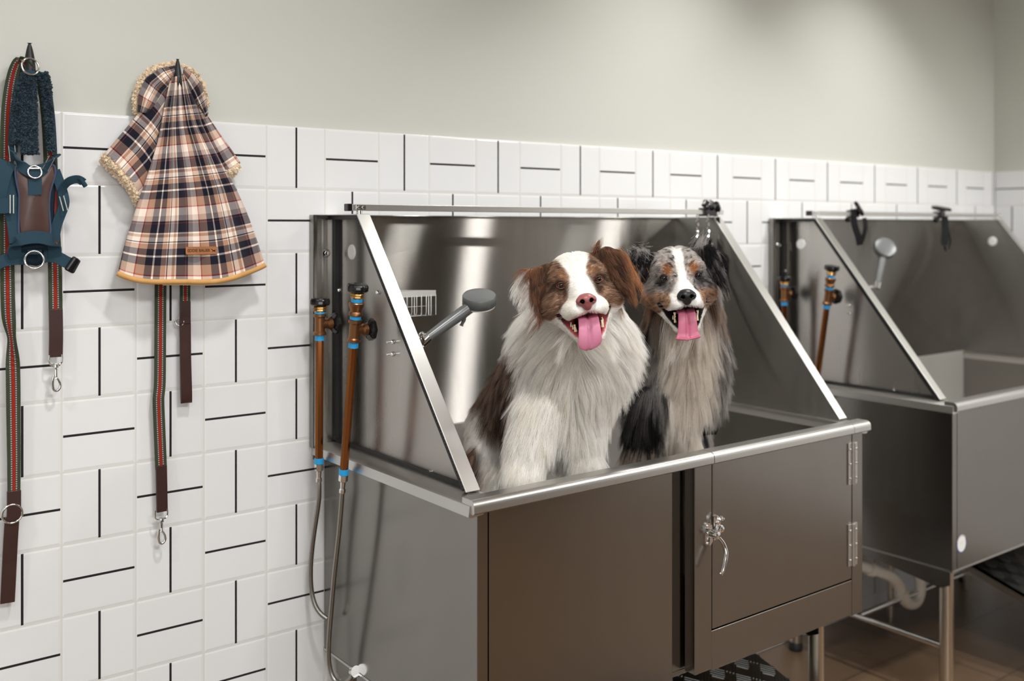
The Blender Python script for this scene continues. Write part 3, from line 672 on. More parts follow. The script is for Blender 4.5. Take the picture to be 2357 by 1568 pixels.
# tread plate ramps leaning under the tubs
def tread(x0, x1):
    y0, z0, k = -.45, .302, .295
    zz = lambda y: z0+(y-y0)*k
    ya, yb = -.10, -1.30
    root = empty('ramp', ((x0+x1)/2, yb, 0)); n = V((0, -k, 1)).normalized()
    m = MB(); m.prism([(x0, ya, zz(ya)), (x0, yb, zz(yb)), (x0, yb, zz(yb)-.012), (x0, ya, zz(ya)-.012)], (x1-x0, 0, 0))
    m.prism([(x0, ya, zz(ya)), (x0, yb, zz(yb)), (x0, yb, zz(yb)-.035), (x0, ya, zz(ya)-.035)], (.004, 0, 0)); m.prism([(x1-.004, ya, zz(ya)), (x1-.004, yb, zz(yb)), (x1-.004, yb, zz(yb)-.035), (x1-.004, ya, zz(ya)-.035)], (.004, 0, 0))
    pl = m.build('tread_plate', M['tread'], root)
    m = MB(); g = .048; i = 0; y = yb+.02
    while y < ya-.02:
        x = x0+.03; j = 0
        while x < x1-.02:
            o = (i+j) % 2; dv = V((.7, .7, .7*k)) if o else V((.7, -.7, -.7*k)); sd = V((.7, -.7, -.7*k)) if o else V((.7, .7, .7*k))
            for q in range(5):
                c = V((x, y, zz(y)))+sd*((q-2)*.0085); m.bar(c-dv*.019, c+dv*.019, .0035, .004, up=n)
            x += g; j += 1
        y += g; i += 1
    m.build('tread_bars', M['tread'], pl, bevel=0)
    for x in (x0+.02, x1-.02): l = MB(); l.cyl((x, ya-.02, 0), (x, ya-.02, zz(ya)-.02), .012, 10); l.build('strut', M['steel_leg'], root, smooth=True)
    return root
M['tread'] = mat('aluminium_tread', (.30, .30, .29), .3, 1)
rp = tread(1.03, 1.66); tag(rp, 'aluminium tread plate ramp under the dogs\' tub', 'ramp', 'tread plate ramps')
rp2 = tread(2.82, 3.40); rp2['label'] = 'aluminium tread plate ramp under the empty far tub, at the frame edge'; tag(rp2, None, 'ramp', 'tread plate ramps')

# ------------------------------------------------------------------ things hanging on the tiled wall
def webbing():
    m = mat('leash_webbing', srgb(72, 78, 60), .75, Specular_IOR_Level=.2); t = NT(m); sp = t.n('ShaderNodeSeparateXYZ'); t.l(t.n('ShaderNodeUVMap').outputs[0], sp.inputs[0]); u, v = sp.outputs[0], sp.outputs[1]
    au = t.math('ABSOLUTE', t.math('SUBTRACT', u, .5)); c = t.ramp(t.math('MULTIPLY', au, 2.0), [(0, srgb(148, 40, 28)), (.17, srgb(148, 40, 28)), (.23, srgb(60, 58, 54)), (.42, srgb(66, 66, 60)), (.62, srgb(58, 66, 48)), (1, srgb(48, 55, 40))], 'CONSTANT')
    st = t.math('MULTIPLY', t.math('LESS_THAN', t.math('ABSOLUTE', t.math('SUBTRACT', au, .19)), .045), t.math('GREATER_THAN', t.math('FRACT', t.math('MULTIPLY', v, 220.0)), .45))
    t.l(t.mix(st, c, srgb(176, 174, 168)), t.b.inputs['Base Color']); w1 = t.math('SINE', t.math('MULTIPLY', v, 3000.0)); t.bump(w1, .3, .0004); return m
def leather(name, c, r=.42):
    m = mat(name, c, r); t = NT(m); n = t.noise(t.obj(), 500, 3); t.bump(n, .25, .0004); n2 = t.noise(t.obj(), 30, 4); t.l(t.mix(n2, tuple(q*.7 for q in c), tuple(q*1.25 for q in c)), t.b.inputs['Base Color']); return m
def weave(name, c, r=.75):
    m = mat(name, c, r, Specular_IOR_Level=.2); t = NT(m); w_ = t.n('ShaderNodeTexWave'); t.l(t.obj(), w_.inputs[0]); w_.inputs['Scale'].default_value = 260; w_.bands_direction = 'DIAGONAL'; t.bump(w_.outputs[0], .35, .0004); return m
M['webbing'] = webbing(); M['leather'] = leather('brown_leather', srgb(58, 34, 30)); M['leather_plate'] = leather('brown_leather_plate', srgb(82, 58, 54), .35)
M['navy_web'] = weave('teal_webbing', srgb(42, 68, 82)); M['piping'] = mat('blue_piping', srgb(58, 74, 104), .7); M['lining'] = mat('red_lining', srgb(120, 36, 30), .8); M['pad'] = weave('dark_pad', srgb(30, 46, 58), .9)
def wp(px, py, y=-.03): return V(at(px, py, y=y))
WX = V((1, 0, 0))
def ring(mb, c, R, r, nrm=(0, -1, 0), a0=0, a1=2*PI, n=28):
    u, v, d = frame(nrm); cl = abs(a1-a0-2*PI) < 1e-3; ang = np.linspace(a0, a1, n)[:-1 if cl else None]
    mb.tube([V(c)+u*(R*math.cos(a))+v*(R*math.sin(a)) for a in ang], r, 10, closed=cl)

# black horn shaped hooks
for (bx, by), (tx, ty), r, lb in (((69, 160), (68, 99), .0105, 'black horn shaped wall hook holding the harness'), ((409, 186), (409, 136), .0085, 'black horn shaped wall hook holding the plaid coat')):
    b = wp(bx, by, -.045); tp = wp(tx, ty, -.05); root = empty('wall_hook', (b.x, 0, b.z)); m = MB()
    m.tube([(b.x, .002, b.z-.012), (b.x, -.03, b.z-.014), b+V((0, -.003, -.006)), b.lerp(tp, .45), b.lerp(tp, .8), tp], [r*.9, r*.9, r, r*.85, r*.5, .0015], 14, smooth=2)
    m.build('horn', M['dark_metal'], root, smooth=True)
    MB().lathe([(.022, 0), (.022, .006), (.016, .010), (.010, .011)], (b.x, .0005, b.z-.012), (0, -1, 0), 24).build('wall_plate', M['dark_metal'], root, smooth=True)
    tag(root, lb, 'wall hook', 'black wall hooks')

def snap(root, top, w=.024, L=.062, y=-.03):
    """swivel snap hook hanging from a strap end"""
    top = V(top); m = MB(); m.tube([top+V((-w/2, 0, .010)), top+V((-w/2, 0, -.006)), top+V((-w*.2, 0, -.011)), top+V((w*.2, 0, -.011)), top+V((w/2, 0, -.006)), top+V((w/2, 0, .010))], .0018, 8, smooth=1)
    m.lathe([(.005, 0), (.006, .003), (.006, .008), (.0035, .010), (.0035, .026), (.005, .030)], top+V((0, 0, -.008)), (0, 0, -1), 14)
    c = top+V((0, 0, -L+.008)); m.tube([c+V((-.004, 0, .022)), c+V((-.006, 0, .008)), c+V((-.004, 0, -.006)), c+V((.002, 0, -.010)), c+V((.008, 0, -.004)), c+V((.008, 0, .006)), c+V((.002, 0, .018))], [.003, .003, .0028, .0028, .0028, .0026, .002], 10, smooth=2)
    m.build('snap_hook', M['chrome'], root, smooth=True)

# leash hanging with the harness
l1 = empty('dog_leash', wp(40, 150, -.03)); m = MB()
m.ribbon([wp(70, 158, -.052), wp(46, 140, -.04), wp(30, 175, -.028), wp(20, 240, -.022), wp(16, 330, -.02), wp(16, 480, -.02), wp(17, 640, -.022), wp(20, 730, -.022), wp(27, 780, -.025), wp(30, 860, -.024), wp(31, 960, -.022), wp(32, 1060, -.022), wp(32, 1142, -.022)],
         [.024, .024, .026, .026, .026, .023], .0026, side=[WX*.4+V((0, -1, .3)), WX*.5+V((0, -.8, 0)), WX+V((0, -.8, 0)), WX+V((0, -.4, 0)), WX, WX, WX, WX+V((0, -.6, 0)), WX*.4+V((0, -1, 0)), WX+V((0, -.2, 0)), WX, WX, WX], smooth=3)
m.ribbon([wp(74, 160, -.048), wp(100, 200, -.030), wp(113, 300, -.022), wp(120, 480, -.020), wp(126, 600, -.020), wp(128, 722, -.020)], .026, .0026, side=[V((0, -1, 0)), WX, WX, WX, WX, WX], smooth=3)
m.build('webbing', M['webbing'], l1)
m = MB(); m.ribbon([wp(32, 1130, -.0225), wp(32, 1170, -.0235), wp(31, 1198, -.023)], .0255, .0062, side=[WX]*3); m.build('leather_tab', M['leather'], l1, bevel=.0008)
m = MB(); m.ribbon([wp(28, 1190, -.022), wp(24, 1250, -.020), wp(20, 1330, -.019), wp(17, 1388, -.018)], .0265, .005, side=[WX]*4); m.ribbon([wp(27, 1195, -.014), wp(24, 1250, -.010), wp(20, 1330, -.010), wp(17, 1386, -.014)], .0255, .003, side=[WX]*4); m.build('handle_loop', M['leather'], l1, bevel=.0008)
m = MB(); c = wp(28, 1183, -.025); ring(m, c, .0185, .0022, (0, -1, 0), 0, 2*PI); m.build('ring', M['chrome'], l1, smooth=True)
m = MB(); m.ribbon([wp(128, 712, -.0215), wp(129, 770, -.0225), wp(128, 822, -.022)], .0262, .0062, side=[WX]*3); m.build('leather_tab', M['leather'], l1, bevel=.0008)
snap(l1, wp(128, 828, -.024))
tag(l1, 'olive and red striped leash with long brown leather handle, hanging with the blue harness', 'dog leash')

# leash under the coat
l2 = empty('dog_leash', wp(400, 640, -.02)); m = MB()
m.ribbon([wp(408, 200, -.035), wp(385, 300, -.018), wp(371, 450, -.016), wp(370, 600, -.016), wp(369, 760, -.017), wp(368, 880, -.019), wp(365, 915, -.021), wp(366, 960, -.019), wp(371, 1080, -.018)], .0245, .0026, side=[WX]*9, smooth=3)
m.ribbon([wp(409, 200, -.035), wp(422, 320, -.014), wp(426, 500, -.014), wp(426, 700, -.015)], .0225, .0026, side=[WX]*4, smooth=3)
m.build('webbing', M['webbing'], l2)
m = MB(); m.ribbon([wp(371, 1072, -.0195), wp(372, 1120, -.020), wp(373, 1178, -.020)], .0235, .0062, side=[WX]*3); m.build('leather_tab', M['leather'], l2, bevel=.0008)
snap(l2, wp(371, 1184, -.022), w=.026, L=.062)
m = MB(); m.ribbon([wp(426, 694, -.018), wp(426, 720, -.019), wp(426, 745, -.019)], .0235, .0058, side=[WX]*3); m.build('leather_tab', M['leather'], l2, bevel=.0008)
m = MB(); m.ribbon([wp(426, 738, -.018), wp(427, 830, -.020), wp(429, 900, -.022), wp(429, 926, -.019), wp(428, 900, -.010), wp(427, 830, -.008), wp(426, 742, -.012)], .0245, .0032, side=[WX]*7, smooth=3); m.build('handle_loop', M['leather'], l2)
m = MB(); ring(m, wp(414, 741, -.016), .0085, .0018, (-.6, -1, 0)); m.build('ring', M['chrome'], l2, smooth=True)
tag(l2, 'olive and red striped leash with snap hook hanging from under the plaid coat', 'dog leash')

# the harness
hn = empty('dog_harness', wp(78, 400, -.045)); NW = M['navy_web']
m = MB(); ring(m, wp(70, 153, -.060), .0165, .0019, (.2, -1, .15)); m.build('ring', M['chrome'], hn, smooth=True)
m = MB(); m.ribbon([wp(54, 166, -.050), wp(70, 168, -.056), wp(92, 170, -.050)], .010, .006, side=[V((0, 0, 1))]*3); m.build('top_strap', NW, hn, bevel=.001)
def fuzzy(pts, rad, flat=.55):
    m = MB(); m.tube(pts, rad, 14, smooth=2); ctr = V((0, 0, 0))
    o = m.build('neck_padding', M['pad'], hn, smooth=True, autos=False); p, n = sample(o, 9000)
    c = np.broadcast_to(S(66, 82, 92), p.shape)*(1+RNG.normal(size=(len(p), 1))*.3); grow('padding_pile', p, n, np.full(len(p), .0034), n+RNG.normal(size=p.shape)*.5, c, M['fuzz'], o, rad=.00045, lift=.9, clump=.5, per=10, seg=3, curl=.35, sag=.1, taper=.6)
fuzzy([wp(62, 172, -.05), wp(48, 205, -.045), wp(38, 262, -.042), wp(36, 330, -.042)], [.0085, .0095, .0085, .0085])
fuzzy([wp(68, 176, -.045), wp(66, 220, -.042), wp(66, 280, -.048), wp(68, 352, -.052)], [.0115, .0135, .0145, .0135])
fuzzy([wp(98, 170, -.048), wp(106, 200, -.045), wp(112, 270, -.042), wp(118, 345, -.042)], [.009, .008, .0065, .006])
m = MB(); m.ribbon([wp(62, 168, -.042), wp(40, 230, -.036), wp(31, 300, -.034), wp(30, 350, -.036)], .018, .003, side=[WX]*4); m.ribbon([wp(98, 168, -.042), wp(114, 230, -.034), wp(121, 300, -.033), wp(124, 350, -.034)], .012, .003, side=[WX]*4); m.build('neck_webbing', NW, hn)
# collar strap round the neck opening
m = MB(); m.ribbon([wp(20, 352, -.040), wp(34, 362, -.048), wp(50, 383, -.056), wp(78, 398, -.058), wp(102, 388, -.056), wp(120, 372, -.046), wp(130, 356, -.038)], .022, .004, side=[V((0, 0, 1))+WX*q for q in (-.9, -.6, -.4, 0, .4, .6, .9)], smooth=3); m.build('collar_strap', NW, hn, bevel=.0008)
def slider(c, w, h, ang, mt='chrome'):
    c = V(c); m = MB(); ca, sa = math.cos(ang), math.sin(ang); P = lambda a, b: c+V((a*ca-b*sa, 0, a*sa+b*ca))
    m.tube([P(-w/2, -h/2), P(w/2, -h/2), P(w/2, h/2), P(-w/2, h/2)], .0011, 6, closed=True, smooth=0); m.build('slider', M[mt], hn, smooth=True)
slider(wp(29, 353, -.052), .011, .030, .1); slider(wp(112, 377, -.060), .011, .030, -.45)
m = MB(); ring(m, wp(80, 396, -.0615), .0125, .0019, (0, -1, .2), PI*.0, PI*2); m.tube([wp(66, 388, -.063), wp(94, 388, -.063)], .0018, 8); m.build('buckle', M['chrome'], hn, smooth=True)
# leather chest plate with blue piping
out = [(36, 384), (56, 392), (98, 390), (122, 380), (127, 402), (116, 440), (113, 480), (115, 545), (88, 552), (48, 550), (43, 500), (44, 450), (38, 420)]
def plate(pts, y0, bulge, th, n=10):
    c = np.mean(np.array(pts), 0); rows = []
    for k in range(n+1):
        q = k/n; rows.append([wp(c[0]+(px-c[0])*q, c[1]+(py-c[1])*q, y0-bulge*(1-q*q)) for px, py in pts])
    m = MB(); m.grid(rows, True); return m
pl = plate(out, -.046, .010, .003).build('chest_plate', M['leather_plate'], hn, smooth=True, autos=False, solid=.003)
m = MB(); m.tube([wp(*q, -.047) for q in out], .0022, 8, closed=True, smooth=2); m.build('piping', M['piping'], pl, smooth=True)
m = MB(); m.prism([wp(65, 412, -.0575), wp(96, 410, -.0575), wp(96, 448, -.0578), wp(65, 450, -.0578)], (0, -.002, 0)); m.build('badge_patch', NW, pl)
# back padding under the plate and side webbing
bp2 = [(30, 390), (126, 372), (134, 410), (128, 470), (130, 540), (126, 596), (84, 612), (40, 606), (22, 560), (26, 470)]
plate(bp2, -.034, .008, .003).build('back_pad', M['pad'], hn, smooth=True, autos=False, solid=.004)
m = MB(); m.ribbon([wp(134, 400, -.038), wp(130, 470, -.040), wp(128, 540, -.040), (wp(122, 585, -.038))], .008, .004, side=[WX]*4); m.build('lining_edge', M['lining'], hn)
def strap(name, pts, w=.022, th=.0032, side=None, mt=None, smooth=2): m = MB(); m.ribbon(pts, w, th, side=side, smooth=smooth); return m.build(name, mt or NW, hn, bevel=.0006)
strap('shoulder_strap', [wp(18, 372, -.042), wp(6, 400, -.046), wp(-4, 440, -.046), wp(-10, 470, -.044)], .032, side=[WX+V((0, 0, .3))]*4)
strap('shoulder_strap', [wp(8, 380, -.038), wp(18, 440, -.040), wp(34, 510, -.044), wp(40, 560, -.046)], .030, side=[WX]*4)
strap('side_strap', [wp(-14, 474, -.050), wp(8, 474, -.054), wp(26, 472, -.052)], .030, side=[V((0, 0, 1))]*3); slider(wp(27, 470, -.056), .006, .036, 0)
strap('side_strap', [wp(126, 392, -.040), wp(140, 430, -.044), wp(148, 465, -.050), wp(140, 492, -.046), wp(130, 520, -.042), wp(124, 556, -.040)], .020, side=[WX]*6); slider(wp(146, 468, -.056), .008, .030, .25)
strap('loose_end', [wp(142, 470, -.046), wp(142, 446, -.050), wp(148, 428, -.056), wp(162, 416, -.064), wp(180, 413, -.070), wp(192, 420, -.072)], .017, side=[WX+V((0, .3, 0)), WX+V((0, .4, 0)), WX*.7+V((0, .5, -.5)), V((.3, .4, -.9)), V((.1, .4, -1)), V((.1, .3, -1))], smooth=3)
m = MB(); m.tube([wp(183, 409, -.073), wp(197, 429, -.070)], .0048, 12); m.build('rolled_end', NW, hn, smooth=True)
strap('handle', [wp(36, 598, -.042), wp(33, 572, -.052), wp(44, 553, -.064), wp(80, 546, -.070), (wp(112, 552, -.064)), wp(126, 572, -.052), wp(124, 600, -.042)], .025, .005, side=[WX+V((0, 0, .5)), WX*.9+V((0, 0, .5)), WX*.3+V((0, 0, 1)), V((0, 0, 1)), WX*-.3+V((0, 0, 1)), WX*-.9+V((0, 0, .5)), WX*-1+V((0, 0, .5))], smooth=3)
strap('girth_strap', [wp(60, 596, -.040), wp(30, 596, -.044), wp(4, 602, -.044), wp(-20, 615, -.040)], .024, side=[V((0, 0, 1))]*4)
strap('girth_strap', [wp(100, 590, -.040), wp(130, 592, -.046), wp(150, 602, -.050), wp(164, 608, -.050)], .024, side=[V((0, 0, 1))]*4)
strap('ring_tab', [wp(64, 581, -.052), wp(78, 580, -.056), wp(95, 581, -.052)], .010, side=[V((0, 0, 1))]*3)
m = MB(); b = wp(166, 609, -.054); m.ribbon([wp(158, 604, -.053), wp(168, 610, -.055), wp(176, 616, -.053)], .032, .010, side=[V((-.3, 0, 1))]*3, smooth=1); m.build('buckle', M['black_plastic'], hn, bevel=.003)
m = MB(); ring(m, wp(79, 598, -.060), .0175, .0022, (0, -1, .15), PI*.0, 2*PI); m.build('ring', M['chrome'], hn, smooth=True)
tag(hn, 'dark teal padded dog harness with brown leather chest plate, hanging by its ring', 'dog harness')

# the plaid coat
def plaid(name, su=.143, sv=.130):
    m = mat(name, (.5,)*3, .85, Specular_IOR_Level=.15, Sheen_Weight=.2); t = NT(m); sp = t.n('ShaderNodeSeparateXYZ'); t.l(t.n('ShaderNodeUVMap').outputs[0], sp.inputs[0])
    RD, TA, NV, CM, BK_, BRN = srgb(168, 52, 50), srgb(178, 138, 114), srgb(8, 13, 32), srgb(250, 234, 220), srgb(12, 10, 16), srgb(92, 76, 68)
    st = [(0, RD), (.016, TA), (.15, NV), (.262, CM), (.292, NV), (.385, TA), (.46, CM), (.475, BK_), (.49, CM), (.555, TA), (.60, CM), (.625, BK_), (.63, NV), (.76, RD), (.768, NV), (.80, srgb(196, 176, 166)), (.88, CM), (.985, CM)]
    def band(v, s, off): return t.ramp(t.math('FRACT', t.math('ADD', t.math('DIVIDE', v, s), off)), st, 'CONSTANT')
    a = band(sp.outputs[0], su, .0); b = band(sp.outputs[1], sv, .0); tw = t.math('FRACT', t.math('MULTIPLY', t.math('ADD', sp.outputs[0], sp.outputs[1]), 700.0))
    f = t.math('ADD', t.math('MULTIPLY', t.math('GREATER_THAN', tw, .5), .24), .38); G_ = lambda q, e: (lambda g: (t.l(q, g.inputs[0]), setattr(g.inputs[1], 'default_value', e), g.outputs[0])[2])(t.n('ShaderNodeGamma')); c = G_(t.mix(f, G_(a, .45), G_(b, .45)), 2.22); n = t.noise(t.obj(), 900, 2); c = t.mix(t.math('MULTIPLY', n, .06), c, srgb(120, 105, 100)); t.l(c, t.b.inputs['Base Color'])
    t.bump(n, .4, .0005); return m
M['plaid'] = plaid('plaid_flannel'); M['sherpa'] = mat('cream_sherpa', srgb(236, 216, 184), .95, Specular_IOR_Level=.1); M['trim'] = leather('tan_binding', srgb(206, 156, 92), .7); M['label'] = leather('tan_label', srgb(168, 108, 62), .6); M['label_ink'] = mat('label_ink', srgb(70, 40, 28), .7)
ct = empty('dog_coat', wp(409, 200, -.045))
def lerp_poly(P, t):
    P = [np.array(p, float) for p in P]; seg = [np.linalg.norm(P[i+1]-P[i]) for i in range(len(P)-1)]; L = sum(seg)*t
    for i, s_ in enumerate(seg):
        if L <= s_ or i == len(seg)-1: return P[i]+(P[i+1]-P[i])*min(L/s_, 1)
        L -= s_
def cloth(name, left, right, depth, uvf, mt, nu=44, nv=60, bow=None):
    m = MB(); rows = []; n0 = 0
    for j in range(nv+1):
        v = j/nv; a, b = lerp_poly(left, v), lerp_poly(right, v); row = []
        for i in range(nu+1):
            u = i/nu; q = a+(b-a)*u
            if bow: q = q+np.array(bow(u, v))
            row.append(wp(q[0], q[1], -depth(u, v)))
        rows.append(row)
    m.grid(rows)
    for j in range(nv+1):
        for i in range(nu+1): m.uv[j*(nu+1)+i] = uvf(i/nu, j/nv)
    return m.build(name, mt, ct, smooth=True, autos=False, solid=.003), rows
def fold(u, v): return .020*math.sin(PI*u)**.7*(.35+.65*v)+.0055*v*math.cos(2*PI*(2.4*u+.25*v))+.006*math.exp(-((u-.74-.05*v)/.05)**2)*v+.004*math.sin(9*v+4*u)*(1-v)+.0045*math.cos(2*PI*(5.3*u-.6*v+.2))*(1-.55*v)+.003*math.sin(13*u+6*v)*v
left = [(394, 178), (378, 240), (362, 320), (340, 405), (310, 500), (286, 570), (269, 630)]
right = [(424, 172), (440, 220), (464, 285), (500, 350), (540, 430), (580, 530), (612, 608)]
body_uv = lambda u, v: (.0+ (u-.5)*.305*(.90+.10*v)*(1.0 if True else 1)-.022, .012-(v**1.02)*.412)
bow = lambda u, v: (3*math.sin(8*v+2)*(1-abs(2*u-1))+ (4*math.sin(9*v+1) if u > .9 else 3*math.sin(7*v) if u < .1 else 0)*1.0*abs(2*u-1)**8, v**4*(30*math.sin(PI*u)**.8+6*u+3*math.sin(11*u)))
main, rows = cloth('back_panel', left, right, lambda u, v: .040+.016*v+fold(u, v), body_uv, M['plaid'], bow=bow)
def sherpa(pts, r, parent=None, n=7000):
    m = MB(); m.tube(pts, r, 10, smooth=2); o = m.build('sherpa_edge', M['sherpa'], parent or ct, smooth=True, autos=False); p, nn = sample(o, n); q = p*100
    c = np.broadcast_to(S(246, 226, 200), p.shape)*(1+RNG.normal(size=(len(p), 1))*.12); grow('sherpa_pile', p, nn, np.full(len(p), .0026), nn+RNG.normal(size=p.shape)*1.4, c, M['fuzz'], o, rad=.0007, lift=.8, clump=.5, per=9, seg=5, curl=1.1, sag=.05, taper=.7)
hem = [r_ for r_ in rows[-1]]
m = MB(); m.tube([h_+V((0, -.001, .001)) for h_ in hem], .0058, 10); m.build('hem_binding', M['trim'], main, smooth=True)
m = MB(); m.tube([h_+V((0, .006, -.004)) for h_ in hem[14:40]], .003, 8); m.build('hem_lining', M['sherpa'], main, smooth=True)
# sleeve flap with sherpa lining, left
L_l = [(392, 186), (352, 225), (318, 262), (276, 312), (240, 354)]; L_r = [(396, 200), (384, 262), (372, 330), (352, 400), (322, 462)]
fl, fr_rows = cloth('side_flap', L_l, L_r, lambda u, v: .034+.020*math.sin(PI*min(u*1.1, 1))*v+.006*math.sin(6*u+3*v)*v, lambda u, v: (.03-v*.19, -.02-u*.13*(.25+.75*v)), M['plaid'], nu=26, nv=36, bow=lambda u, v: (10*v*math.sin(PI*u), -4*math.sin(PI*u)*v))
ed = fr_rows[-1]; sherpa([p+V((-.001, .004, -.004)) for p in ed[::3]], .0045, fl, 6000); sherpa([p+V((.001+.010*math.sin(PI*k/9), .018, -.012-.012*math.sin(PI*k/9))) for k, p in enumerate(ed[::3])], .0055, fl, 6000)
m = MB(); m.grid([[p for p in ed[::3]], [p+V((.006, .012, -.012)) for p in ed[::3]], [p+V((.004, .022, -.008)) for p in ed[::3]]]); m.build('flap_lining', M['sherpa'], fl, smooth=True, solid=.002)
# right flap
R_l = [(440, 210), (462, 275), (485, 330), (505, 375), (522, 398)]; R_r = [(450, 214), (478, 268), (505, 308), (532, 345), (553, 376)]
fl2, rr = cloth('side_flap', R_l, R_r, lambda u, v: .034+.012*math.sin(PI*u)*v, lambda u, v: (.10+u*.05, -.02-v*.18), M['plaid'], nu=14, nv=26)
sherpa([p+V((0, .002, -.003)) for p in rr[-1][::3]], .0045, fl2, 3500); sherpa([p+V((-.004, .014, -.014)) for p in rr[-1][::3]], .006, fl2, 3500)
# hood gathered behind the hook
H_l = [(412, 168), (372, 166), (340, 186), (322, 215), (318, 250)]; H_r = [(416, 172), (408, 190), (392, 215), (372, 240), (352, 252)]
hd_, hr = cloth('hood', [(405, 152), (368, 158), (336, 180), (320, 214), (318, 258)], [(412, 176), (404, 200), (388, 226), (370, 252), (346, 262)], lambda u, v: .026+.022*math.sin(PI*min(1, u+.1)), lambda u, v: (.04+v*.14, .10-u*.09), M['plaid'], nu=20, nv=26)
hd2_, hr2 = cloth('hood', [(420, 176), (428, 196), (440, 222), (456, 250), (474, 270)], [(424, 156), (446, 172), (464, 196), (474, 228), (478, 262)], lambda u, v: .028+.020*math.sin(PI*u), lambda u, v: (.02+u*.05, .02-v*.12), M['plaid'], nu=14, nv=22)
sherpa([wp(316, 262, -.016), wp(313, 232, -.018), wp(318, 204, -.020), wp(332, 178, -.022), wp(352, 160, -.024), wp(378, 152, -.026), wp(402, 150, -.028)], .0045, hd_, 9000)
sherpa([wp(420, 152, -.026), wp(444, 164, -.022), wp(462, 188, -.018), wp(472, 214, -.016), wp(477, 245, -.014)], .0025, hd2_, 3500)
m = MB(); m.grid([[wp(330+i*9, 190-18*math.sin(PI*i/16)+j*14, -.014-.004*math.sin(j)) for i in range(17)] for j in range(6)]); m.build('hood_lining', M['sherpa'], hd_, smooth=True, solid=.004)
# leather label with its lettering and bird
pa, pb = 0, 0
def surf(px, py):   # point of the cloth face at the label
    best = min((abs(at_px(p)[0]-px)+abs(at_px(p)[1]-py), p) for r in rows[40:] for p in r); return best[1]
def at_px(p): q = np.array(p)-CAM; z = q@fwv(); return 1178.5+q@rtv()/z*F, HY-q[2]/z*F
lc = surf(456, 574); ly = lc.y-.0035; tx = (surf(490, 575)-surf(422, 573)); ex = V((tx.x, tx.y, tx.z)).normalized(); ez = V((0, 0, 1))
ly = min(surf(px, 574).y for px in (424, 434, 445, 456, 467, 478, 488))-.003; ex = V((1, 0, 0)); lc = V((lc.x, ly, lc.z)); lw, lh = .0345, .0085
m = MB(); cs = [(-lw+.002, -lh), (lw-.002, -lh), (lw, -lh+.002), (lw, lh-.002), (lw-.002, lh), (-lw+.002, lh), (-lw, lh-.002), (-lw, -lh+.002)]
nrm = V((0, -1, 0))
m.prism([lc+ex*a+ez*b for a, b in cs], nrm*.0022); lab = m.build('label', M['label'], ct, bevel=.0005)
m = MB(); fr2_ = lc+nrm*.0022
for a in np.linspace(-lw+.002, lw-.002, 30):
    for b in (-lh+.0012, lh-.0012): m.bar(fr2_+ex*a+ez*b, fr2_+ex*(a+.0012)+ez*b, .0004, .0004)
m.build('stitches', M['label_ink'], lab)
tc = bpy.data.curves.new('lettering', 'FONT'); tc.body = 'EDDIE BAUER'; tc.size = .0088; tc.extrude = .0003; tc.align_x = 'LEFT'; tc.align_y = 'CENTER'; tc.offset = .00018; tc.space_character = 1.0
to_ = bpy.data.objects.new('lettering', tc); COL.objects.link(to_)
dg = bpy.context.evaluated_depsgraph_get(); me = bpy.data.meshes.new_from_object(to_.evaluated_get(dg)); bpy.data.objects.remove(to_)
wv = max(v.co.x for v in me.vertices); k = .0500/wv
for v in me.vertices: q = lc+nrm*(.0023+v.co.z)+ex*(v.co.x*k-lw+.0035)+ez*(v.co.y*1.05); v.co = q-world_loc(lab)
me.materials.append(M['label_ink']); o = bpy.data.objects.new('lettering', me); COL.objects.link(o); o.parent = lab
m = MB(); g0 = fr2_+ex*(lw-.0085)
for poly in ([(-.006, .0035), (-.0035, .0035), (.001, -.0005), (-.001, -.0012)], [(-.001, .0), (.002, .0005), (.006, -.0035), (.003, -.003)], [(-.001, -.001), (.0015, .001), (.0065, .002), (.003, -.0015)], [(-.0045, -.0035), (-.001, -.0008), (.0005, -.0018), (-.002, -.0030)]):
    m.prism([g0+ex*a+ez*b for a, b in poly], nrm*.0003)
m.build('bird_mark', M['label_ink'], lab)
tag(ct, 'plaid hooded dog coat with cream sherpa edges and tan hem, hanging on a hook', 'dog coat')
NB1, NH1, NB2, NH2 = 100000, 60000, 80000, 55000

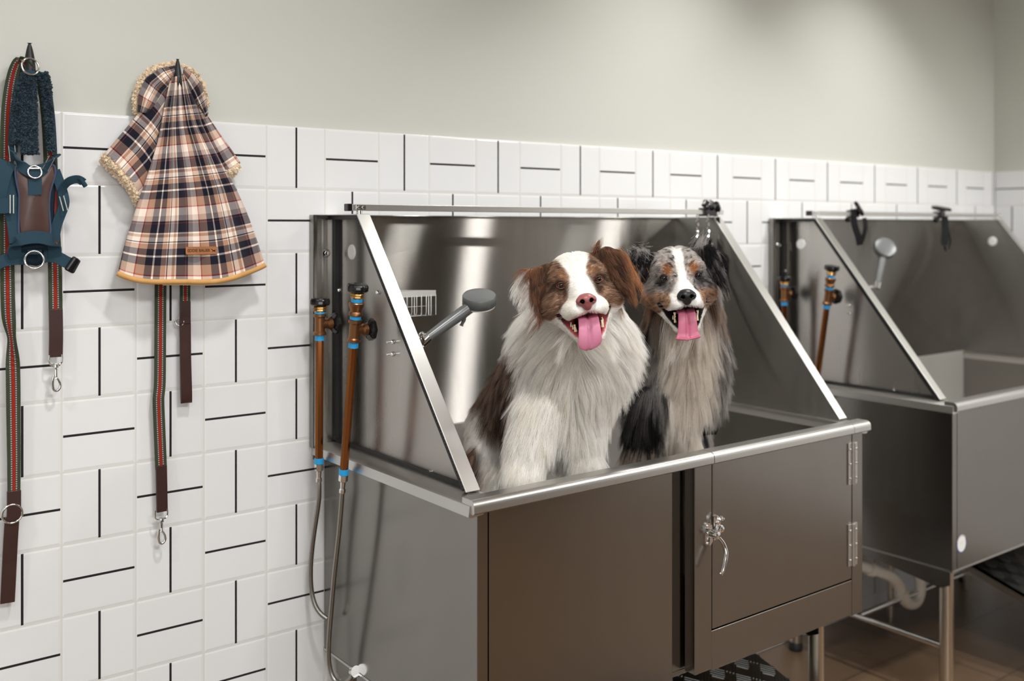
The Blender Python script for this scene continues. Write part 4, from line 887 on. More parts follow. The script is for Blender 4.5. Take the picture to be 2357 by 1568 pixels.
# ------------------------------------------------------------------ the two dogs
def smooth(x, a, b): t = np.clip((x-a)/(b-a), 0, 1); return t*t*(3-2*t)
def mixc(a, b, w): return a*(1-w[:, None])+b*w[:, None]
R_, Fw = rtv(), fwv()
def head_frame(px, py, d, roll, pitch, yaw_):
    o = at(px, py, d=d); r, p, y = [math.radians(q) for q in (roll, pitch, yaw_)]
    X, Y, Z = R_.copy(), -Fw.copy(), UP.copy()
    X, Y = X*math.cos(y)-Y*math.sin(y), Y*math.cos(y)+X*math.sin(y)          # turn
    Y, Z = Y*math.cos(p)+Z*math.sin(p), Z*math.cos(p)-Y*math.sin(p)          # lift the nose
    X, Z = X*math.cos(r)+Z*math.sin(r), Z*math.cos(r)-X*math.sin(r)          # tilt
    return o, np.stack([X, Y, Z])
def build_dog(root, hf, body, spec, voxel=.0045):
    o, A = hf
    to = lambda P: ((P-o)@A.T)*100                # room -> head cm
    fr = lambda q: o+np.array(q, float)/100@A     # head cm -> room
    pts = np.array([q for pr in body for q in pr['p']]); lo = np.minimum(pts.min(0)-.14, o-.2); hi = np.maximum(pts.max(0)+.14, o+.2); lo[2] = .66
    f = Field(lo, hi, voxel)
    for pr in body:
        c = np.mean(pr['p'], 0); ext = np.ptp(np.array(pr['p']), axis=0)/2+max(pr['r'])+.07; i = f.near(c, ext)
        if len(pr['p']) == 2: f.join(i, capsule(f.P[i], pr['p'][0], pr['p'][1], *pr['r']), pr.get('k', .035))
        else: f.join(i, ellip(f.P[i], pr['p'][0], pr['r'], np.stack([R_, -Fw, UP])), pr.get('k', .035))
    i = f.near(o, .2); Q = to(f.P[i]).astype(np.float32); k = 1.2
    D = ellip(Q, (0, -.5, .9), (6.6, 7.8, 5.9))
    def jn(D, d, k): h = np.clip(.5+.5*(D-d)/k, 0, 1); return D*(1-h)+d*h-k*h*(1-h)
    for s in (-1, 1):
        D = jn(D, ellip(Q, (3.1*s, 4.2, 2.0), (2.6, 2.4, 1.9)), 1.4)
        D = jn(D, ellip(Q, (4.6*s, 1.8, -3.4), (3.3, 4.4, 3.8)), 2.2)
    D = jn(D, capsule(Q, (0, 4.6, -2.0), (0, 10.2, -3.4), 3.5, 2.2), 1.8)
    D = jn(D, ellip(Q, (0, 5.0, -.6), (2.6, 4.0, 2.6)), 1.2)
    for s in (-1, 1): D = jn(D, ellip(Q, (1.75*s, 10.0, -4.8), (2.2, 3.2, 1.95)), 1.0)
    for s in (-1, 1): D = jn(D, ellip(Q, (2.9*s, 7.0, -5.0), (1.9, 3.8, 2.0)), 1.4)
    # lower jaw, dropped open
    jb = spec['jaw']
    for s in (-1, 1): D = jn(D, capsule(Q, (4.3*s, 3.4, -6.3), (1.9*s, 8.9, jb), 1.5, 1.0), 1.0)
    D = jn(D, capsule(Q, (1.6, 9.0, jb-.1), (-1.6, 9.0, jb-.1), 1.05, 1.05), .8); D = jn(D, capsule(Q, (0, 3.0, -9.0), (0, 8.2, jb-.6), 3.0, 1.5), 1.4)
    # the open mouth
    cav = np.minimum(ellip(Q, (0, 9.6, -7.2), (3.3, 5.2, 1.7)), 9)
    cav = jn(cav, ellip(Q, (0, 8.8, (jb-6.5)/2-.2), (2.6, 4.6, abs(jb+6.5)/2+.4)), .8)
    for s in (-1, 1): cav = jn(cav, capsule(Q, (4.9*s, 5.6, -5.6), (2.1*s, 8.9, -8.2), .62, 1.5), .5)
    h = np.clip(.5-.5*(D+cav)/.35, 0, 1); D = D*(1-h)-cav*h+.35*h*(1-h)
    # eye sockets
    for s in (-1, 1):
        e = ellip(Q, (spec['ex']*s, 6.35, .55), (.98, 1.0, .70)); h = np.clip(.5-.5*(D+e)/.5, 0, 1); D = D*(1-h)-e*h+.5*h*(1-h)
    f.join(i, (D/100).astype(np.float32), .02)
    i2 = f.near(o, .2); Q2 = to(f.P[i2]).astype(np.float32)
    f.cut(i2, (cav/100).astype(np.float32), .003)
    for T in spec['ears']:
        for t3 in T['tri']: f.join(i2, (tri(Q2, *t3, T.get('th', .45))/100).astype(np.float32), .006)
    v, F_ = f.mesh()
    Qv = to(v).astype(np.float32)
    mo = np.minimum(ellip(Qv, (0, 9.6, -7.2), (3.3, 5.2, 1.7)), 9); mo = np.minimum(mo, ellip(Qv, (0, 8.8, (jb-6.5)/2-.2), (2.6, 4.6, abs(jb+6.5)/2+.4)))
    for s in (-1, 1): mo = np.minimum(mo, capsule(Qv, (4.9*s, 5.6, -5.6), (2.1*s, 8.9, -8.2), .62, 1.5))
    def mouthd(Qx):
        m_ = np.minimum(ellip(Qx, (0, 9.6, -7.2), (3.3, 5.2, 1.7)), ellip(Qx, (0, 8.8, (jb-6.5)/2-.2), (2.6, 4.6, abs(jb+6.5)/2+.4)))
        for s in (-1, 1): m_ = np.minimum(m_, capsule(Qx, (4.9*s, 5.6, -5.6), (2.1*s, 8.9, -8.2), .62, 1.5))
        return m_
    col = spec['color'](v, Qv, None)*.8
    inside = smooth(-mo, -.75, -.4)*(np.abs(Qv[:, 0]) < 6)*(Qv[:, 1] > 3.5)
    deep = smooth(-Qv[:, 1], -8.2, -5.0)
    mc = mixc(np.broadcast_to(spec['lip'], col.shape), np.broadcast_to(spec['throat'], col.shape), deep)
    col = mixc(col, mc, inside)
    for s in (-1, 1):
        e = np.linalg.norm((Qv-np.array([spec['ex']*s, 6.4, .55]))*np.array([1, .8, 1.25]), axis=1); col = mixc(col, np.broadcast_to(spec['rim'], col.shape), 1-smooth(e, 1.0, 1.3))
    bod = mesh_obj('body', v, F_, M['skin'], root, col, 1)
    # nose
    N_ = Field(np.array([-2.6, 9.5, -6.2]), np.array([2.6, 15.2, -1]), .13); P = N_.P
    N_.join(slice(None), ellip(P, (0, 12.7, -2.9), (1.85, 1.7, 1.15)), .3); N_.join(slice(None), ellip(P, (0, 12.9, -3.9), (1.0, 1.2, 1.15)), .7); N_.join(slice(None), ellip(P, (0, 12.3, -2.35), (1.35, 1.4, .7)), .5)
    for s in (-1, 1):
        N_.join(slice(None), ellip(P, (1.25*s, 12.9, -3.1), (.85, 1.1, .85)), .3)
        N_.cut(slice(None), capsule(P, (1.0*s, 14.5, -3.15), (.75*s, 12.9, -3.05), .42, .34), .2); N_.cut(slice(None), capsule(P, (1.1*s, 14.2, -3.2), (2.0*s, 13.4, -3.55), .22, .12), .15)
    N_.cut(slice(None), capsule(P, (0, 14.3, -3.6), (0, 14.0, -5.2), .12, .12), .12)
    nv, nf = N_.mesh(); nv = nv*spec.get('nz', 1)+(1-spec.get('nz', 1))*np.array([0, 12.4, -3.2]); holes = smooth(-np.minimum(*[capsule(nv.astype(np.float32), (1.0*s, 14.5, -3.15), (.75*s, 12.9, -3.05), .42, .34) for s in (-1, 1)]), -.28, .0)
    mesh_obj('nose', o+nv/100@A, nf, M['nose'], bod, mixc(np.broadcast_to(spec['nose'], nv.shape), np.broadcast_to(spec['nose']*.02, nv.shape), holes))
    # eyes
    for s in (-1, 1):
        c = np.array([spec['ex']*s, 5.95, .55]); m = MB(); m.lathe([(1.0*math.sin(a), -1.0*math.cos(a)) for a in np.linspace(.02, PI-.02, 24)], (0, 0, 0), (0, 1, 0), 32)
        E_ = np.array([list(q) for q in m.v]); gaze = unit(np.array([[-.04*s, 1, .0]]))[0]; r = np.arccos(np.clip(E_@gaze/np.linalg.norm(E_, axis=1), -1, 1))
        cc = mixc(np.broadcast_to(S(6, 5, 5), E_.shape), np.broadcast_to(spec['iris'], E_.shape), smooth(r, .56, .62)); cc = mixc(cc, np.broadcast_to(spec['iris']*.25, E_.shape), smooth(r, .80, .87)); cc = mixc(cc, np.broadcast_to(spec['rim'], E_.shape), smooth(r, .95, 1.0))
        mesh_obj('eye', o+(E_*.86+c)/100@A, np.array([q for q in m.f if len(q) == 4]), M['eye'], bod, cc)
        # eyelid
        m = MB(); m.tube([fr(c+np.array([.88*math.cos(a), .86-.5*abs(math.cos(a))**2.2-.06, .60*math.sin(a)+.08*math.cos(a)*s])) for a in np.linspace(0, 2*PI, 25)[:-1]], .0010, 8, closed=True); m.build('eyelid', spec['lidm'], bod, smooth=True)
    # tongue
    rows = []
    T = spec['tongue']
    for k, (y, z, hw, th, cup) in enumerate(T):
        row = []
        dy, dz = (np.array(T[min(k+1, len(T)-1)][:2])-np.array(T[max(k-1, 0)][:2])); l_ = math.hypot(dy, dz); ny, nz = -dz/l_, dy/l_
        if ny < 0 or (abs(ny) < .3 and nz < 0): ny, nz = -ny, -nz
        for a in np.linspace(0, 2*PI, 65)[:-1]:
            ca, sa = math.cos(a), math.sin(a); x = hw*np.sign(ca)*abs(ca)**.75; off = th*np.sign(sa)*abs(sa)**.8
            off += cup*(abs(x)/max(hw, .01))**2 - (.42*math.exp(-(x/.30)**2) if sa > 0 else 0)
            row.append(fr((x+spec.get('tx', 0)*max(0, k-3)/6, y+ny*off, z+nz*off)))
        rows.append(row)
    m = MB(); m.grid(rows, True); n0 = len(rows[0]); m.f.append(tuple(range(n0))); m.f.append(tuple(range((len(rows)-1)*n0, len(rows)*n0)))
    m.build('tongue', spec['tonm'], bod, smooth=True, autos=False, )
    # teeth
    for s in (-1, 1):
        for bx, by, bz, L, r in spec['teeth']:
            m = MB(); m.tube([fr((bx*s, by, bz)), fr((bx*s*1.02, by+.1, bz+L*.6)), fr((bx*s*1.0, by-.05, bz+L))], [r/100, r*.7/100, r*.12/100], 10, smooth=1); m.build('tooth', M['tooth'], bod, smooth=True)
    return bod, to, fr, mouthd
M['nose'] = tint_mat('dog_nose', .36, spec=.35); t = NT(M['nose']); vo = t.n('ShaderNodeTexVoronoi'); t.l(t.obj(), vo.inputs[0]); vo.inputs['Scale'].default_value = 900; t.bump(vo.outputs[0], .25, .0004)
M['eye'] = tint_mat('dog_eye', .05, spec=.4); M['eye'].node_tree.nodes['Principled BSDF'].inputs['Coat Weight'].default_value = .35
M['tooth'] = mat('tooth', srgb(238, 222, 186), .25)
def tongue_mat(name, c1, c2):
    m = mat(name, c1, .38, Subsurface_Weight=.25); t = NT(m); t.b.inputs['Subsurface Radius'].default_value = (.01, .003, .003); t.b.inputs['Subsurface Scale'].default_value = .3
    n = t.noise(t.obj(), 60, 3); t.l(t.mix(n, c1, c2), t.b.inputs['Base Color']); t.bump(t.noise(t.obj(), 1100, 2), .2, .0003); return m
M['tongue1'] = tongue_mat('tongue_pink', srgb(206, 132, 158), srgb(192, 112, 142)); M['tongue2'] = tongue_mat('tongue_rose', srgb(196, 106, 134), srgb(182, 90, 118))
M['lid_brown'] = mat('lid_brown', srgb(84, 46, 32), .45); M['lid_black'] = mat('lid_black', srgb(14, 12, 12), .4)

def coat(root, bod, spec, to, mouthd, N_body, N_head):
    o = spec['hf'][0]
    def hw(p):   # 1 on the face, 0 on the body
        Q = to(p); return np.where(((np.linalg.norm(Q*np.array([1, .8, 1]), axis=1) < 10.5) & (Q[:, 1] > -4.5) & (Q[:, 2] > -8.3)) | ((Q[:, 1] > 4.2) & (np.abs(Q[:, 0]) < 6) & (Q[:, 2] > -14) & (Q[:, 2] > -14)), 1.0, 0.0)
    # long coat
    p, n = sample(bod, N_body, lambda q: (1-hw(q))*spec['dens'](q)); Q = to(p)
    keep = (mouthd(Q) > .5) | (np.abs(Q[:, 0]) > 6) | (Q[:, 1] < 3.5); p, n, Q = p[keep], n[keep], Q[keep]
    L, fl, li = spec['long'](p, n, Q); c = spec['color'](p, Q, n); j = RNG.normal(size=(len(p), 1))*.07; c = c*(1+j+RNG.normal(size=(len(p), 1))*.05)
    fo = grow('coat_fur', p, n, L, fl, c, M['hair'], bod, rad=spec.get('rad', .00033), lift=li, clump=.5, per=26, seg=7, curl=.13, sag=spec.get('sag', .22))
    # short face and ear hair
    p, n = sample(bod, N_head, lambda q: hw(q)*(.25+np.clip(1.2-np.abs(to(q)[:, 0])/14, 0, 1))); Q = to(p)
    md = mouthd(Q); eye = np.minimum(*[np.linalg.norm((Q-np.array([spec['ex']*s, 6.7, .55]))*np.array([1, .5, 1.5]), axis=1) for s in (-1, 1)]); ns = np.linalg.norm((Q-np.array([0, 13.0, -3.2]))*np.array([1, .9, 1.25]), axis=1)
    keep = (md > .28+.42*(Q[:, 2] < -6.6)*(Q[:, 1] < 11.5)) & (eye > 1.0) & (ns > 1.9*spec.get('nz', 1)); p, n, Q, md = p[keep], n[keep], Q[keep], md[keep]
    X, Y, Z = spec['hf'][1]; sx = np.sign(Q[:, 0])
    back = np.clip((Q[:, 1]-3)/9, 0, 1)
    fl = (X*sx[:, None]*(.55+.5*(np.abs(Q[:, 0]) > 3.2))[:, None]) - Y*(.3+1.2*back)[:, None] + Z*np.where(Q[:, 2] > 1.5, .7*np.clip((5-np.abs(Q[:, 0]))/5, 0, 1), -.35)[:, None]
    er = spec['earw'](Q); L = .006+.0035*smooth(-Q[:, 1], -9, -4)+.010*smooth(np.abs(Q[:, 0]), 5.0, 7.5)*(Q[:, 2] < 0)
    L = L*(1-er)+er*.024; fl = fl*(1-er)[:, None]+er[:, None]*(X*sx[:, None]*.35-Z*1.0)
    c = spec['color'](p, Q, n); c = c*(1+RNG.normal(size=(len(p), 1))*.09)
    grow('face_fur', p, n, L, fl, c, M['hair'], bod, rad=.00028, lift=.28+.25*er, clump=.35+.25*er, per=16, seg=5, curl=.10, sag=.05)
    return fo
def vnoise(Q, s, seed): return wob(Q, s, seed)*.6+wob(Q[:, [1, 2, 0]], s*2.3, seed+3)*.4

# --- white and brown dog
P_ = lambda px, py, d: at(px, py, d=d)
d1 = empty('dog', (*P_(1290, 1000, 2.22)[:2], .655))
tag(d1, 'white dog with brown patches around both eyes, tongue out, sitting in the steel tub', 'dog', None)
hf1 = head_frame(1328, 656, 2.12, 9.5, 3.0, 2.2)
b1 = [dict(p=[P_(1335, 668, 2.17), P_(1325, 800, 2.24)], r=(.070, .096)), dict(p=[P_(1318, 840, 2.245)], r=(.100, .090, .120)), dict(p=[P_(1290, 950, 2.25)], r=(.072, .078, .110)), dict(p=[P_(1248, 768, 2.23)], r=(.040, .05, .050), k=.06), dict(p=[P_(1400, 785, 2.23)], r=(.032, .05, .055), k=.06),
      dict(p=[P_(1270, 880, 2.29), P_(1185, 985, 2.50)], r=(.105, .110)), dict(p=[P_(1160, 1010, 2.44), P_(1165, 1100, 2.40)], r=(.085, .088)), dict(p=[P_(1118, 1075, 2.40)], r=(.045, .06, .085), k=.03),
      dict(p=[P_(1238, 950, 2.19), P_(1200, 1110, 2.12)], r=(.048, .034)), dict(p=[P_(1200, 1110, 2.12), P_(1196, 1290, 2.115)], r=(.034, .026)), dict(p=[P_(1196, 1285, 2.115), P_(1190, 1306, 2.06)], r=(.030, .028)),
      dict(p=[P_(1340, 940, 2.24), P_(1346, 1090, 2.20)], r=(.040, .030)), dict(p=[P_(1350, 1090, 2.20), P_(1350, 1240, 2.195)], r=(.036, .026)), dict(p=[P_(1350, 1242, 2.195), P_(1346, 1262, 2.14)], r=(.030, .028)),
      dict(p=[P_(1120, 1110, 2.40), P_(1135, 1190, 2.32)], r=(.06, .035)), dict(p=[P_(1135, 1190, 2.33), P_(1150, 1215, 2.25)], r=(.03, .028))]
WH, CR, BR, DB, TN, RU = S(254, 252, 249), S(255, 249, 240), S(152, 122, 102), S(94, 70, 58), S(186, 142, 104), S(206, 152, 106)
def col1(p, Q, n):
    N = len(p); x, y, z = Q[:, 0], Q[:, 1], Q[:, 2]; nz = vnoise(Q, .9, 1); nf = vnoise(Q, 2.6, 5)
    c = np.broadcast_to(WH, (N, 3)).copy(); c = mixc(c, np.broadcast_to(CR, (N, 3)), .35+.35*wob(Q, .45, 9))
    onhead = (np.linalg.norm(Q*np.array([1, .8, 1]), axis=1) < 13.5) & (z > -9)
    ax = np.abs(x+.2); edge = np.where(z > 2, 1.35+(z-2)*.36, np.where(z > -1.5, 1.35+(2-z)*.12, 1.77+(-1.5-z)*.8))
    low = -6.2+.9*(x > 0)+.5*nz
    w = smooth(ax+.35*nz, edge, edge+.7)*smooth(z, low-.6, low+.6)*(1-smooth(y, 7.0+.4*nz, 8.2))*onhead*smooth(y, -7, -4)
    mot = mixc(mixc(np.broadcast_to(BR, (N, 3)), np.broadcast_to(S(202, 170, 146), (N, 3)), smooth(nf, -.15, .3)*.85), np.broadcast_to(DB, (N, 3)), smooth(-nz, .0, .45)*.8)
    spot = np.exp(-((ax-3.1)**2+(z-2.6)**2*1.4)/1.1)+.9*smooth(-z, 3.0, 5.5)*(x > 0)+.5*smooth(-z, 4.5, 6)*(x < 0); mot = mixc(mot, np.broadcast_to(TN, (N, 3)), np.clip(spot, 0, 1)*.8)
    darke = np.exp(-((ax-spec1['ex'])**2/3.2+(z-.5)**2/2.0)); mot = mixc(mot, np.broadcast_to(DB, (N, 3)), darke*.6)
    c = mixc(c, mot, w)
    er = earw1(Q); ec = mixc(np.broadcast_to(S(150, 108, 82), (N, 3)), np.broadcast_to(DB, (N, 3)), smooth(nz+.5*nf, -.3, .6)); 
    ec = mixc(ec, np.broadcast_to(RU, (N, 3)), smooth(x, 9.5, 11.5)*.5); ec = mixc(ec, np.broadcast_to(WH, (N, 3)), smooth(-x+.5*nf, 9.8+.10*z, 10.7+.10*z)*.95*smooth(-z, -5.2, -3.6))
    c = mixc(c, ec, er)
    # brown saddle over back and haunch (room frame of the body)
    a = (p-P_(1300, 900, 2.3))@R_; bb = (p-P_(1300, 900, 2.3))@Fw; h = p[:, 2]
    nb = wob(p*100, .28, 3)*.02+wob(p*100, .7, 4)*.01
    back = np.maximum(smooth(bb*.9-a*.55+nb, .115, .150), smooth(-a+.35*bb+nb*.8, .058, .080)*smooth(-h+nb, -1.225, -1.195))*(1-onhead)
    hz = smooth(h+nb*1.6, .985, 1.03)+smooth(-(a)+nb, .19, .215)*smooth(-h+nb, -.965, -.93)
    w2 = np.clip(back*np.clip(hz, 0, 1), 0, 1)
    bc = mixc(np.broadcast_to(S(150, 128, 114), (N, 3)), np.broadcast_to(S(92, 72, 62), (N, 3)), smooth(wob(p*100, .8, 6), -.2, .5)); bc = mixc(bc, np.broadcast_to(S(176, 124, 94), (N, 3)), smooth(-a, .20, .24)*.6)
    return mixc(c, bc, w2)
def earw1(Q):
    x, y, z = Q[:, 0], Q[:, 1], Q[:, 2]; e = np.full(len(Q), 9.0)
    for T in spec1['ears']:
        for t3 in T['tri']: e = np.minimum(e, tri(Q.astype(np.float32), *t3, T.get('th', .45)))
    return 1-smooth(e, .25, .7)
spec1 = dict(hf=hf1, jaw=-10.5, ex=3.95, lip=S(196, 92, 96), throat=S(60, 18, 22), rim=S(70, 40, 30), nose=S(142, 80, 80), iris=S(92, 50, 28), lidm=M['lid_brown'], tonm=M['tongue1'], nz=1.0,
    ears=[dict(tri=[((-5.0, -.5, 5.0), (-10.6, 1.8, 4.6), (-9.4, 2.6, -1.0)), ((-5.0, -.5, 5.0), (-9.4, 2.6, -1.0), (-6.6, 1.6, 1.2)), ((-10.6, 1.8, 4.6), (-12.2, .6, 1.8), (-9.6, 2.6, -6.0)), ((-10.6, 1.8, 4.6), (-9.4, 2.6, -1.0), (-9.6, 2.6, -6.0))]),
          dict(tri=[((4.2, -.5, 5.8), (7.0, 1.6, 6.4), (8.2, 3.2, -1.2)), ((7.0, 1.6, 6.4), (10.8, 1.4, 4.8), (10.2, 2.8, -3.6)), ((7.0, 1.6, 6.4), (8.2, 3.2, -1.2), (10.2, 2.8, -3.6)), ((4.2, -.5, 5.8), (8.2, 3.2, -1.2), (6.6, 1.6, 1.0))])],
    tongue=[(5.0, -7.6, 1.7, .5, .3), (7.5, -6.9, 1.8, .5, .5), (9.6, -6.55, 1.95, .5, .5), (10.9, -7.2, 2.05, .48, .4), (11.5, -8.7, 2.2, .45, .3), (11.6, -10.3, 2.35, .42, .2), (11.5, -11.4, 2.45, .40, .1), (11.4, -12.2, 2.15, .36, 0), (11.3, -12.65, 1.5, .28, 0), (11.25, -12.95, .6, .15, 0)],
    tx=-1.05, teeth=[(2.75, 9.2, -9.0, 1.35, .34), (3.0, 7.8, -8.5, .7, .3), (3.2, 6.8, -8.0, .7, .3)], earw=earw1, color=col1)
bod1, to1, fr1, md1 = build_dog(d1, hf1, b1, spec1)
def long1(p, n, Q):
    a = (p-P_(1320, 850, 2.2))@R_; h = p[:, 2]; bb = (p-P_(1320, 850, 2.2))@Fw; N = len(p)
    L = np.full(N, .042); L = np.where((h > 1.0) & (h < 1.27), .058, L); L = np.where(h < 1.0, .036, L); L = np.where(h < .95, .026, L); L = L*(1-.35*smooth(bb, .12, .3)); L = np.where(Q[:, 2] > -1, .024, L)
    leg = (h < .86); L = np.where(leg, .014, L)
    er = earw1(Q); L = L*(1-er)+.030*er
    fl = np.outer(np.ones(N), -UP)+R_*(np.sign(a)*.35+a*3.0)[:, None]*(.3+.7*smooth(h, 1.02, 1.22))[:, None]-Fw*.15
    ruf = np.exp(-((h-1.235)/.05)**2); fl = fl+R_*(wob(p*100, .22, 2)*.35+np.sign(a)*ruf*.8)[:, None]
    sb = smooth(bb, .1, .2)[:, None]; fl = fl*(1-sb)+sb*(-UP*1.0-R_*.55+Fw*.2)
    return L, fl, .55-.25*smooth(-h, -1.0, -.9)
spec1['long'] = long1; spec1['dens'] = lambda q: .35+1.0*(((q-P_(1320, 900, 2.25))@Fw) < .09)
coat(d1, bod1, spec1, to1, md1, NB1, NH1)
# swept-out tufts: the ginger hair blowing off the ear and the tuft at its base
def tuft(name, anchor, N, r, L, flow, c, bod, fr, lift=.2, sag=.2, cl=.5, rad=.0004):
    p = np.array([fr(np.array(anchor)+RNG.normal(size=3)*r) for _ in range(N)]); n = np.broadcast_to(spec1['hf'][1][1], p.shape).copy(); f = np.broadcast_to(np.array(flow, float), p.shape)
    grow(name, p, n, np.full(N, L), f.copy(), c*(1+RNG.normal(size=(N, 1))*.15), M['hair'], bod, rad=rad, lift=lift, clump=cl, per=14, seg=8, curl=.16, sag=sag)
tuft('ear_tuft', (5.0, .5, 6.4), 110, .5, .024, UP*1.0+R_*.5, S(140, 100, 76), bod1, fr1, sag=-.2)
tuft('ear_tuft', (9.8, 1.2, 5.0), 60, .5, .072, R_*.9-UP*.45, S(206, 146, 98), bod1, fr1, sag=1.0, cl=.35, rad=.00022)
tuft('ear_tuft', (10.5, 1.6, 1.0), 50, 1.1, .055, R_*.6-UP*.7, S(186, 132, 90), bod1, fr1, sag=.5, cl=.35, rad=.00022)
# whiskers
def whiskers(bod, fr, hf):
    P0 = []; D0 = []
    for s in (-1, 1):
        for k in range(7): P0.append(fr((s*(2.6+.4*(k % 3)), 9.2+.6*(k % 3), -4.4-.45*(k//2)))); D0.append(hf[1][0]*s*1.0-UP*.25-Fw*.1+UP*.12*(k % 4))
    p = np.array(P0); n = np.array([d/np.linalg.norm(d) for d in D0]); grow('whiskers', p, n, np.full(len(p), .032), n, np.broadcast_to(S(240, 236, 228), p.shape), M['hair'], bod, rad=.00016, lift=.6, clump=0, per=1, seg=6, curl=.05)
whiskers(bod1, fr1, hf1)

# --- grey merle dog
d2 = empty('dog', (*P_(1560, 980, 2.55)[:2], .655))
tag(d2, 'grey merle dog with white blaze, copper brows and black nose, beside the white dog', 'dog', None)
hf2 = head_frame(1559, 636, 2.36, 5.5, -3.2, -1.5)
b2 = [dict(p=[P_(1575, 655, 2.41), P_(1572, 790, 2.49)], r=(.068, .088)), dict(p=[P_(1568, 840, 2.50)], r=(.092, .085, .130)), dict(p=[P_(1545, 945, 2.50)], r=(.056, .064, .110)),
      dict(p=[P_(1570, 870, 2.56), P_(1530, 960, 2.74)], r=(.090, .070)), dict(p=[P_(1500, 1010, 2.66), P_(1500, 1080, 2.62)], r=(.070, .07)), dict(p=[P_(1590, 1000, 2.66), P_(1592, 1060, 2.62)], r=(.050, .05)),
      dict(p=[P_(1500, 930, 2.45), P_(1480, 1050, 2.44)], r=(.048, .032)), dict(p=[P_(1480, 1050, 2.44), P_(1478, 1215, 2.43)], r=(.032, .024)), dict(p=[P_(1478, 1216, 2.43), P_(1474, 1232, 2.385)], r=(.029, .027)),
      dict(p=[P_(1578, 930, 2.47), P_(1574, 1050, 2.47)], r=(.034, .028)), dict(p=[P_(1588, 1050, 2.47), P_(1586, 1200, 2.46)], r=(.032, .024)), dict(p=[P_(1586, 1200, 2.46), P_(1582, 1214, 2.415)], r=(.029, .027))]
GR, BK, CO = S(150, 144, 142), S(34, 32, 34), S(176, 122, 80)
def earw2(Q):
    e = np.full(len(Q), 9.0)
    for T in spec2['ears']:
        for t3 in T['tri']: e = np.minimum(e, tri(Q.astype(np.float32), *t3, T.get('th', .45)))
    return 1-smooth(e, .25, .7)
def col2(p, Q, n):
    N = len(p); x, y, z = Q[:, 0], Q[:, 1], Q[:, 2]; nz = vnoise(Q, 1.0, 21); nf = vnoise(Q, 2.4, 25); B = lambda c: np.broadcast_to(c, (N, 3)); ax = np.abs(x)
    onhead = (np.linalg.norm(Q*np.array([1, .8, 1]), axis=1) < np.where(z < -1.5, 10.0, 13.0)) & (z > -8.5) | ((y > 4) & (z > -13) & (np.abs(x) < 5.5))
    g = mixc(B(S(228, 222, 218)), B(S(176, 170, 166)), smooth(nf, -.5, .4)); g = mixc(g, B(BK), smooth(nz+.55*nf, .36, .52)*.9)
    side = smooth(ax, 3.6, 6.2); g = mixc(g, B(S(70, 65, 64)), side*.5*smooth(nz, -.3, .4))
    brow = np.exp(-((ax-2.9)**2/1.2+(z-2.35)**2/1.5)); g = mixc(g, B(CO), np.clip(brow*1.3, 0, 1))
    darke = np.exp(-((ax-4.5)**2/2.6+(z+.6)**2/2.0)); g = mixc(g, B(BK), np.clip(darke*.9, 0, .85))
    ck = smooth(-z, 1.8, 3.4)*smooth(ax, 2.0, 3.0); g = mixc(g, mixc(B(S(200, 164, 134)), B(S(140, 106, 84)), smooth(nf, -.2, .5)), ck*.9)
    blz = 1-smooth(ax+.2*nz, np.where(z > 0, .55+.05*z, .55-z*.55), np.where(z > 0, 1.15, 1.2-z*.55)); muz = smooth(y, 8.2, 9.6)*(z < 0)
    w = np.clip(blz*smooth(y, 0, 3)+muz*(1-smooth(ax, 2.9, 3.6)), 0, 1); g = mixc(g, B(WH), w)
    er = earw2(Q); ec = mixc(B(S(34, 31, 33)), B(S(150, 143, 142)), smooth(nz+.4*nf, .05, .45)); g = mixc(g, ec, er)
    # body
    a = (p-P_(1568, 850, 2.5))@R_; bb = (p-P_(1568, 850, 2.5))@Fw; h = p[:, 2]; nb = wob(p*100, .35, 13)*.012+wob(p*100, .9, 14)*.008
    st = smooth(wob(np.stack([p[:, 0]*100, p[:, 1]*100, p[:, 2]*22], 1), .9, 17), -.25, .45)
    c = mixc(B(S(186, 180, 176)), B(S(56, 53, 54)), st)
    dk = smooth(-h, -1.10, -1.02)*smooth(-a, .0, .04); c = mixc(c, B(S(36, 33, 34)), dk*.85)
    chest = (1-smooth(np.abs(a-.004+nb)-.01*(h < 1.0), .050, .070))*smooth(-bb, -.06, -.02)*(1-smooth(h, 1.245, 1.27)); c = mixc(c, B(S(244, 238, 230)), chest)
    th = smooth(h, 1.235, 1.255)*(1-smooth(h, 1.29, 1.32))*(np.abs(a) < .1); c = mixc(c, B(S(150, 112, 84)), th*.5*(1-chest))
    legl = smooth(-h, -.99, -.955)*smooth(-a, .035, .055); c = mixc(c, B(S(28, 24, 24)), legl*(1-chest)); 
    wl = smooth(-h, -.945, -.93)*smooth(-a, .04, .06)*(1-smooth(bb, .05, .1)); c = mixc(c, B(S(214, 200, 188)), wl)
    return np.where(onhead[:, None], g, c)
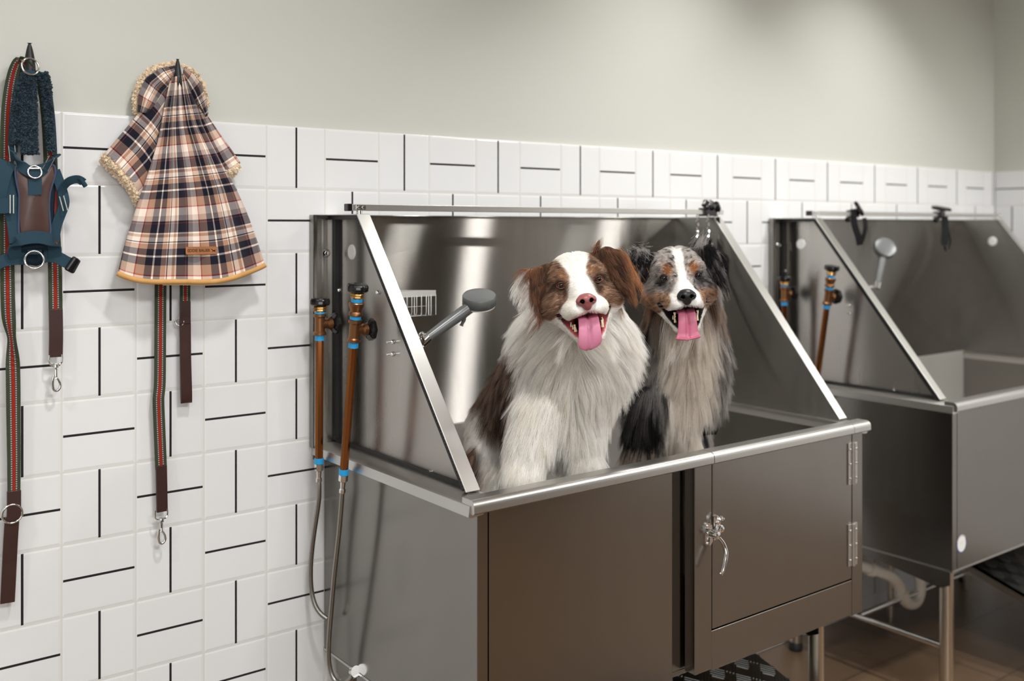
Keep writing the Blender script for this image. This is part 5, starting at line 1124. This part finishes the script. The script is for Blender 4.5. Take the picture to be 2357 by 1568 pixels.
spec2 = dict(hf=hf2, jaw=-10.6, ex=3.95, lip=S(30, 24, 25), throat=S(26, 10, 12), rim=S(16, 14, 14), nose=S(30, 29, 30), iris=S(46, 28, 18), lidm=M['lid_black'], tonm=M['tongue2'], nz=1.04,
    ears=[dict(tri=[((-4.6, -.8, 5.6), (-9.0, .2, 7.0), (-9.6, 1.6, 1.0)), ((-4.6, -.8, 5.6), (-9.6, 1.6, 1.0), (-6.6, 1.0, 1.6)), ((-9.0, .2, 7.0), (-10.6, .4, 3.6), (-9.4, 1.6, -1.0))]),
          dict(tri=[((4.0, -.5, 5.8), (7.6, 1.4, 6.4), (8.6, 3.0, -.6)), ((7.6, 1.4, 6.4), (11.4, 1.4, 3.8), (10.4, 2.8, -3.0)), ((7.6, 1.4, 6.4), (8.6, 3.0, -.6), (10.4, 2.8, -3.0)), ((4.0, -.5, 5.8), (8.6, 3.0, -.6), (6.6, 1.4, 1.2))])],
    tongue=[(5.0, -7.6, 1.8, .5, .3), (7.5, -7.0, 1.9, .5, .4), (9.4, -6.8, 1.95, .48, .4), (10.6, -7.6, 1.95, .45, .3), (11.2, -10.0, 2.15, .42, .2), (11.3, -11.4, 2.3, .40, .15), (11.6, -12.4, 2.65, .36, .2), (12.1, -12.9, 2.85, .3, .3), (12.5, -12.9, 2.75, .15, .4)],
    tx=-.6, teeth=[(2.5, 8.7, -9.4, 1.2, .32), (2.7, 7.5, -8.8, .7, .3), (2.55, 9.6, -7.0, -1.0, .3)], earw=earw2, color=col2)
bod2, to2, fr2, md2 = build_dog(d2, hf2, b2, spec2)
def long2(p, n, Q):
    a = (p-P_(1568, 850, 2.5))@R_; h = p[:, 2]; N = len(p); L = np.full(N, .050); L = np.where((h > 1.0) & (h < 1.26), .066, L); L = np.where((h < 1.03) & (a > .02), .028, L); L = np.where(h < .92, .028, L); L = np.where(Q[:, 2] > -1, .024, L); L = np.where(h < .84, .012, L)
    er = earw2(Q); L = L*(1-er)+.026*er
    fl = np.outer(np.ones(N), -UP)+R_*(np.sign(a)*.2+a*3.2)[:, None]*(.25+.75*smooth(h, .98, 1.2))[:, None]-Fw*.1+R_*(wob(p*100, .3, 32)*.3)[:, None]; return L, fl, .5-.2*smooth(-h, -1.0, -.9)
spec2['long'] = long2; spec2['dens'] = lambda q: .4+.9*(((q-P_(1568, 900, 2.5))@Fw) < .08); spec2['sag'] = .3
coat(d2, bod2, spec2, to2, md2, NB2, NH2)
tuft('ear_tuft', (5.6, .5, 6.2), 160, .8, .026, UP*1.0+R_*.35, S(176, 170, 168), bod2, fr2, sag=-.2)
tuft('ear_tuft', (-7.6, .2, 6.0), 200, 1.2, .012, UP*.3-R_*.9, S(170, 164, 162), bod2, fr2, sag=-.1)
whiskers(bod2, fr2, hf2)
